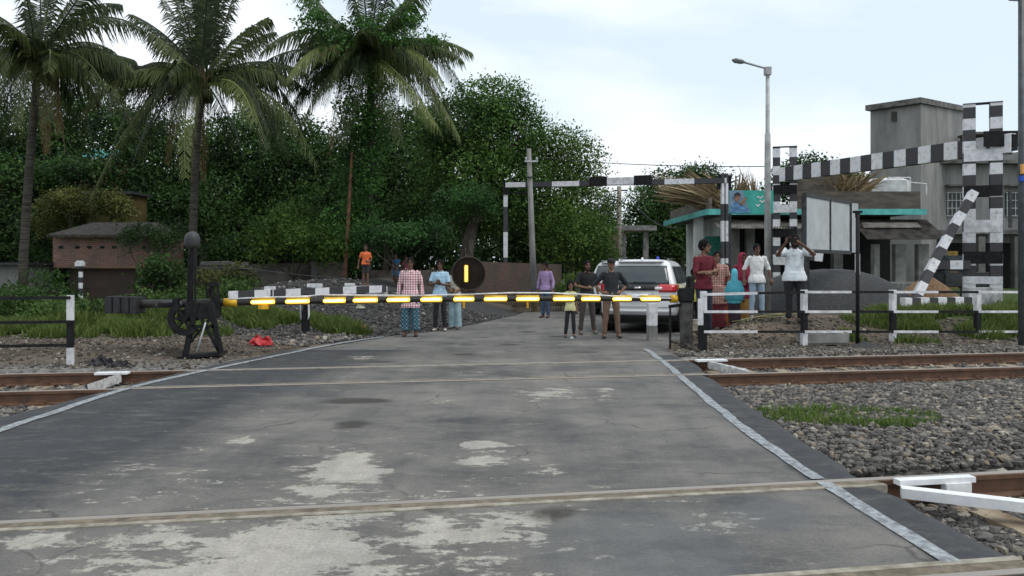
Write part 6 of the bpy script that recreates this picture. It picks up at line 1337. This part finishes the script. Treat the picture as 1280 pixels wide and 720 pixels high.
person('small girl in a pale yellow T-shirt and black leggings', on(713, 421), 5, 1.27, col('paleyellow', (.62, .60, .32)), col('black_b', (.022, .022, .025)),
       [((-.17, .0, 1.13), (-.06, -.2, 1.12), (.4, -.2, .25), .5), ((.2, .04, 1.1), (.19, -.02, .86), None, .4)], 0, .12, 'cap', .8, 'long', (.09, .08, .08), .88, 'leggings', child=True, legs=[((-.15, .02), 0), ((.1, -.05), .02)])
person('bearded man in a black T-shirt and dark grey trousers with one arm across his waist', on(734, 417), 12, 1.72, col('black_c', (.018, .018, .02)), col('greybrown', (.075, .065, .058)),
       [((-.31, -.03, 1.15), (-.08, -.22, 1.1), (.6, -.05, -.02), .5), ((.25, .03, 1.14), (.27, -.04, .9), None, .4)], 0, .17, 'half', .84, 'short', (.12, .12, .12), 1.02, beard=True)
def cap(t, S, hp, k, M):
    mb = MB(); mb.ell(hp(0, .01, .07), (.096 * k, .112 * k, .075 * k), 16, 8, M=M); mb.ell(hp(0, -.09, .052), (.07 * k, .08 * k, .012 * k), 14, 6, M=M); mb.build('cap', col('cap', (.015, .015, .02)), t, True)
    MB().box(S(0, -.125, .98), (.05 * k, .02 * k, .035 * k)).build('buckle', mat('brass', (.4, .33, .2), .4, metal=.8), t)
person('man in a dark cap, black shirt and brown trousers with both hands on his hips', on(764, 422), 4, 1.75, col('black_d', (.024, .027, .032)), col('brown', (.18, .11, .075)),
       [hip_(-1), hip_(1)], 0, .16, 'elbow', .9, None, (.06, .035, .025), 1.05, extra=cap)
# people on the platform behind the right fence
def at_d(px, d): x = (px - 640) * d / F; return Vector((x, d, H(x, d)))
def hh(px, py, d): return CH + (HZ - py) * d / F - at_d(px, d).z
person('young man in a maroon shirt with folded arms looking to the right', at_d(880, 18.0), 28, hh(880, 300, 18.0), col('maroon_c', (.13, .015, .025)), col('denim_dark', (.025, .03, .05)),
       [((-.25, -.05, 1.14), (-.01, -.24, 1.17), (.8, .05, .1), .3), ((.25, -.05, 1.14), (.02, -.21, 1.13), (-.8, .0, .1), .3)], 0, .11, 'elbow', .85, 'thick', (.05, .04, .04), .98, head_yaw=35)
person('man in a white shirt with rolled sleeves and pale blue jeans', at_d(946, 18.4), -3, hh(946, 305, 18.4), col('white_a', (.76, .77, .76)), col('palejeans', (.32, .42, .52)),
       [((-.29, .03, 1.15), (-.31, -.04, .92), None, .4), ((.29, .03, 1.15), (.31, -.04, .92), None, .4)], 1, .13, 'elbow', .82, 'short', (.3, .3, .3), 1.04, head_yaw=8)
def cameraphone(t, S, hp, k, M):
    MB().box(S(-.13, -.42, 1.62), (.17 * k, .03 * k, .09 * k), bev=.004).build('phone', BLACK, t)
person('stout bearded man in a white shirt and black trousers holding up a phone', at_d(993, 17.2), -8, hh(993, 293, 17.2), col('white_b', (.72, .77, .80)), col('black_e', (.02, .02, .024)),
       [((-.36, -.15, 1.33), (-.24, -.38, 1.57), (.3, -.05, .35), .7), ((.34, -.18, 1.35), (.02, -.38, 1.57), (-.5, -.02, .2), .7)], 1, .11, 'half', .82, 'short', (.05, .05, .05), 1.22, beard=True, extra=cameraphone)
def veil(c, name, dz=0, low=.95, w=.2):
    def f(t, S, hp, k, M):
        mb = MB(); n = 20; vs = []
        prof = [(.16, .03, .03), (.135, .07, .08), (.08, .098, .118), (0, .104, .122), (-.08, .1, .118), (-.14, .11, .12), (-.2, .17, .13)]
        pz = [(hp(0, .015, z).z, rx * k * 1.02, ry * k) for z, rx, ry in prof] + [(1.2 * k, w * k, .16 * k), (low * k, (w + .03) * k, .19 * k)]
        c0 = hp(0, .03, 0)
        for i, (z, rx, ry) in enumerate(pz):
            for q in range(n + 1):
                a = math.radians(-62 + 304 * q / n) if 1 < i < 6 else math.radians(-90 + 360 * q / n); wv = 1 + (.06 * math.sin(a * 9 + i) if i > 6 else 0); p = Vector((c0.x * (1 if i < 7 else 0) + rx * wv * math.cos(a), (c0.y if i < 7 else 0) + ry * wv * math.sin(a), z)); vs.append(p)
        mb.add(vs, [(i * (n + 1) + q, i * (n + 1) + q + 1, (i + 1) * (n + 1) + q + 1, (i + 1) * (n + 1) + q) for i in range(len(pz) - 1) for q in range(n)]); o = mb.build('headscarf', col(name, c), t, True)
        md = o.modifiers.new('thick', 'SOLIDIFY'); md.thickness = .008
    return f
person('girl wrapped in a turquoise headscarf seen from behind, dark skirt below', at_d(918, 18.6), 160, hh(918, 337, 18.6), col('turq_dress', (.10, .48, .58)), col('plum', (.035, .02, .03)), D2, 0, .09, 'long', .7, 'short', (.05, .05, .05), 1.05, 'skirt', extra=veil((.12, .52, .64), 'turquoise_scarf', low=.8, w=.25), child=True)
person('woman in a crimson headscarf and dress behind the man in the white shirt', at_d(928, 20.0), 10, hh(928, 317, 20.0), col('crimson', (.22, .02, .045)), col('ochre_skirt', (.3, .16, .04)), D2, 1, .09, 'long', .6, 'short', (.05, .05, .05), 1.05, 'skirt', extra=veil((.25, .02, .05), 'crimson_scarf', low=.9, w=.21))
person('woman in a patterned pink and brown dress right of the man in the maroon shirt', at_d(896, 19.2), -5, hh(896, 314, 19.2), plaid('floral', (.30, .12, .10), (.5, .38, .32), 17, .35), col('maroon_d', (.14, .02, .03)), D2, 0, .09, 'half', .6, 'bun', (.05, .05, .05), 1.12, 'skirt')
person('little child in yellow between the white car and the man in maroon', at_d(868, 20.0), 15, hh(868, 334, 20.0), col('yellow_tee', (.55, .55, .1)), col('black_f', (.03, .03, .03)), D2, 1, .08, 'half', .8, 'short', (.05, .05, .05), .9, child=True)
person('woman in a rust red dress with an orange scarf beside the striped pole', at_d(908, 19.6), 12, hh(908, 330, 19.6), col('rust', (.22, .04, .03)), col('orange_skirt', (.45, .14, .03)), D2, 0, .09, 'half', .6, 'long', (.05, .05, .05), 1.0, 'skirt')

# ------------------------------------------------------------------ cars
def suv(pos, yaw, label, paint, name='car', beacon=True, cat='car'):
    t = thing(name, pos, label, cat, rz=R(yaw))
    SL = [(.30, .82, .10, 4.50, .10), (.42, .88, .0, 4.62, .14), (.62, .905, -.01, 4.68, .16), (.85, .915, .01, 4.66, .16), (1.0, .91, .035, 4.55, .16), (1.08, .895, .06, 3.55, .14), (1.13, .875, .09, 3.38, .13), (1.25, .84, .15, 3.15, .13), (1.45, .775, .26, 2.78, .13), (1.62, .71, .38, 2.45, .14), (1.70, .655, .5, 2.2, .16), (1.745, .52, .75, 1.95, .2), (1.76, .25, 1.0, 1.7, .1)]
    def ring(z, hw, yr, yf, r):
        P_ = []
        for cx, cy, a0 in ((hw - r, yr + r, -90), (hw - r, yf - r, 0), (-(hw - r), yf - r, 90), (-(hw - r), yr + r, 180)):
            for q in range(6): a = R(a0 + 18 * q); P_.append(Vector((cx + r * math.cos(a), cy + r * math.sin(a), z)))
        return P_
    vs = [p for s in SL for p in ring(*s)]; n = 24
    # bow the rear panel outwards slightly
    for v in vs:
        if v.y < .9: v.y -= .05 * (1 - (v.x / .95) ** 2)
    mb = MB(); mb.add(vs, [(i * n + q, i * n + (q + 1) % n, (i + 1) * n + (q + 1) % n, (i + 1) * n + q) for i in range(len(SL) - 1) for q in range(n)] + [tuple(range(n))[::-1], tuple(range((len(SL) - 1) * n, len(SL) * n))])
    b = mb.build('body', paint, t, True); sd_ = b.modifiers.new('s', 'SUBSURF'); sd_.levels = sd_.render_levels = 1
    glass = mat('car_glass', (.06, .075, .08), .08, .1, 2, spec=.5); BL = mat('bumper_black', (.02, .02, .02), .6, .2, 9); RED = mat('tail_red', (.55, .01, .02), .2, .1, 5, spec=.6, coat=.5)
    def surf(x, z):   # rear surface y at (x, z)
        yr = interp(z, [(s[0], s[2]) for s in SL]); hw = interp(z, [(s[0], s[1]) for s in SL]); e = max(0, abs(x) - (hw - .14)) / .14
        return yr - .05 * (1 - (x / .95) ** 2) + .13 * (1 - math.sqrt(max(0, 1 - min(1, e) ** 2)))
    def rearpatch(name, x0, x1, z0, z1, m, off=.012, nx=14, nz=6, taper=0, parent=t, rnd=0, thick=.02):
        mb = MB(); vs = []
        for j in range(nz + 1):
            z = z0 + (z1 - z0) * j / nz; tt_ = taper * (j / nz)
            for i in range(nx + 1):
                x = x0 + tt_ * (1 if x0 < 0 else 1) * 1 + (x1 - x0 - 2 * tt_ ) * i / nx; vs.append(Vector((x, surf(x, z) - off, z)))
        k = len(vs); vs += [v + Vector((0, thick, 0)) for v in vs]; w = nx + 1; fs = [(j * w + i, j * w + i + 1, (j + 1) * w + i + 1, (j + 1) * w + i) for j in range(nz) for i in range(nx)]
        fs += [tuple(q + k for q in f[::-1]) for f in fs]; bd = [i for i in range(w)] + [j * w + nx for j in range(1, nz + 1)] + [nz * w + i for i in range(nx - 1, -1, -1)] + [j * w for j in range(nz - 1, 0, -1)]
        fs += [(bd[i], bd[(i + 1) % len(bd)], bd[(i + 1) % len(bd)] + k, bd[i] + k) for i in range(len(bd))]; mb.add(vs, fs); return mb.build(name, m, parent, True)
    rearpatch('rear_window', -.74, .74, 1.15, 1.60, glass, .02, taper=.1)
    MB().box((0, .42, 1.70), (1.1, .25, .035), bev=.01).build('spoiler', paint, t)
    for x0, x1 in ((.50, .9), (-.9, -.50)):
        rearpatch('tail_lamp', x0, x1, .98, 1.16, RED, .03, 8, 3)
    for s in (1, -1):
        MB().box((s * .895, .28, 1.07), (.04, .38, .15), bev=.015).build('tail_lamp', RED, t)
        rearpatch('reversing_lamp', .52 * s - .05 * s - .06, .52 * s + .06, 1.03, 1.1, mat('lamp_clear', (.8, .7, .7), .2), .045, 3, 2)
    rearpatch('garnish', -.45, .45, 1.02, 1.13, BL, .03, 8, 2); rearpatch('badge', -.08, .08, 1.05, 1.1, mat('chrome', (.7, .7, .72), .15, metal=1), .05, 2, 2)
    rearpatch('number_plate', -.26, .26, .80, .93, mat('plate_white', (.8, .8, .8), .5), .03, 4, 2); rearpatch('plate_recess', -.36, .36, .77, .97, mat('recess_grey', (.5, .51, .52), .5), .018, 4, 2)
    rearpatch('bumper', -.9, .9, .29, .44, BL, .03, 18, 3); rearpatch('bumper_step', -.82, .82, .5, .56, paint, .05, 18, 2)
    rearpatch('seam', -.80, .80, .615, .625, BL, .006, 10, 1, thick=.01)
    rearpatch('rear_wiper', -.1, .42, 1.19, 1.215, BL, .04, 6, 1)
    # side windows
    def sx(z): return interp(z, [(s_[0], s_[1]) for s_ in SL])
    for s in (-1, 1):
        for k, (ya, yb, yc, yd) in enumerate(((.42, 1.15, 1.15, .62), (1.22, 2.1, 2.08, 1.24), (2.18, 3.02, 2.42, 2.16))):
            mb = MB(); z0, z1 = 1.16, 1.58; o_ = .012; q = [Vector((s * (sx(z0) + o_), ya, z0)), Vector((s * (sx(z0) + o_), yb, z0)), Vector((s * (sx(z1) + o_), yc, z1)), Vector((s * (sx(z1) + o_), yd, z1))]
            mb.add(q + [v - Vector((s * .02, 0, 0)) for v in q], [(0, 1, 2, 3), (7, 6, 5, 4), (0, 4, 5, 1), (1, 5, 6, 2), (2, 6, 7, 3), (3, 7, 4, 0)]); mb.build('side_window', glass, t)
        MB().box((s * 1.0, 3.05, 1.14), (.16, .12, .14), bev=.03).build('mirror', paint, t); MB().bar((s * .925, .9, .5), (s * .925, 3.6, .5), .02, .12).build('sill_trim', BL, t)
        MB().tube([(s * .6, .8, 1.765), (s * .6, 2.1, 1.765)], .014, 6).build('roof_rail', mat('chrome', (.7, .7, .72), .15, metal=1), t)
        for k, y in enumerate((1.0, 2.2)): MB().box((s * .93, y + .25, .98), (.03, .18, .03), bev=.006).build('door_handle', paint, t)
        for y in (.88, 3.72):
            w = MB(); w.tube([(s * .70, y, .345), (s * .72, y, .345), (s * .9, y, .345), (s * .92, y, .345)], [.3, .345, .345, .31], 28); wh = w.build('wheel', mat('tyre', (.018, .018, .018), .85), t, False)
            w = MB(); w.tube([(s * .915, y, .345), (s * .93, y, .345)], [.22, .2], 20); w.build('rim', mat('alloy', (.35, .35, .36), .35, metal=.8), wh)
            w = MB(); w.tube([(s * .87, y, .36), (s * .918, y, .36)], .4, 28); w.build('wheel_arch', BL, t)
    mb = MB(); mb.box((0, 2.3, .27), (1.5, 4.2, .12)); mb.build('underbody', BL, t)
    w = MB(); w.add([Vector((-.72, 3.35, 1.14)), Vector((.72, 3.35, 1.14)), Vector((.58, 2.5, 1.6)), Vector((-.58, 2.5, 1.6)), Vector((-.72, 3.37, 1.15)), Vector((.72, 3.37, 1.15)), Vector((.58, 2.52, 1.61)), Vector((-.58, 2.52, 1.61))], [(0, 3, 2, 1), (4, 5, 6, 7), (0, 1, 5, 4), (1, 2, 6, 5), (2, 3, 7, 6), (3, 0, 4, 7)]); w.build('windscreen', glass, t)
    MB().tube([(0, .62, 1.73), (0, .66, 1.79), (0, .74, 1.75)], [.03, .018, .03], 6).build('antenna', paint, t)
    if beacon: MB().tube([(.28, 1.3, 1.76), (.28, 1.3, 1.80), (.28, 1.3, 1.83)], [.04, .036, .02], 10).build('beacon', mat('beacon_blue', (.03, .05, .5), .2), t)
    return t
WP = mat('car_white', (.80, .81, .82), .28, .06, 1.5, coat=.6, spec=.5)
suv((2.98, 18.6, 0), -19, 'white family car seen from behind with red tail lamps, waiting at the barrier', WP)
suv((3.35, 25.2, 0), -17, 'second white car ahead, mostly hidden by the first', mat('car_white_dusty', (.62, .63, .63), .35, .08, 1.5, coat=.4), beacon=False)
suv((X(694, 44), 44, 0), 15, 'far pale car half hidden behind the green shrub', mat('car_silver', (.5, .52, .54), .3, .08, 2, coat=.5), beacon=False)
# dark parked vehicle behind the big gauge: small three wheeled cart with a dark canopy
tx, td = (1205 - 640) * 24.5 / F, 24.5; g = H(tx, td); t = thing('goods_cart', (tx, td, g), 'dark goods tricycle parked behind the big striped column', 'cargo tricycle', rz=.15)
DG = mat('cart_dark', (.035, .04, .045), .6, .4, 4)
mb = MB(); mb.box((0, 0, .75), (2.0, .9, .45), bev=.03); mb.build('cargo_box', DG, t)
mb = MB(); mb.box((-.3, .1, 1.25), (1.2, .8, .5), bev=.12); mb.build('tarpaulin', mat('tarp', (.05, .065, .075), .8, .4, 3), t)
for x, y in ((-1.05, 0), (.6, -.5), (.6, .5)):
    w = MB(); w.tube([(x, y - .04, .32), (x, y + .04, .32)], .32, 24); wh = w.build('wheel', mat('tyre', (.018, .018, .018), .85), t); w = MB(); w.tube([(x, y - .05, .32), (x, y + .05, .32)], .2, 16); w.build('rim', mat('alloy', (.35, .35, .36), .35), wh)
mb = MB(); mb.tube([(-1.05, 0, .35), (-.98, 0, .95), (-.95, 0, 1.1)], .03, 6); mb.tube([(-.95, -.3, 1.12), (-.95, .3, 1.12)], .02, 6); mb.build('handlebar', DKSTEEL, t)
mb = MB(); mb.box((-.7, 0, .95), (.35, .22, .08), bev=.03); mb.build('saddle', BLACK, t)
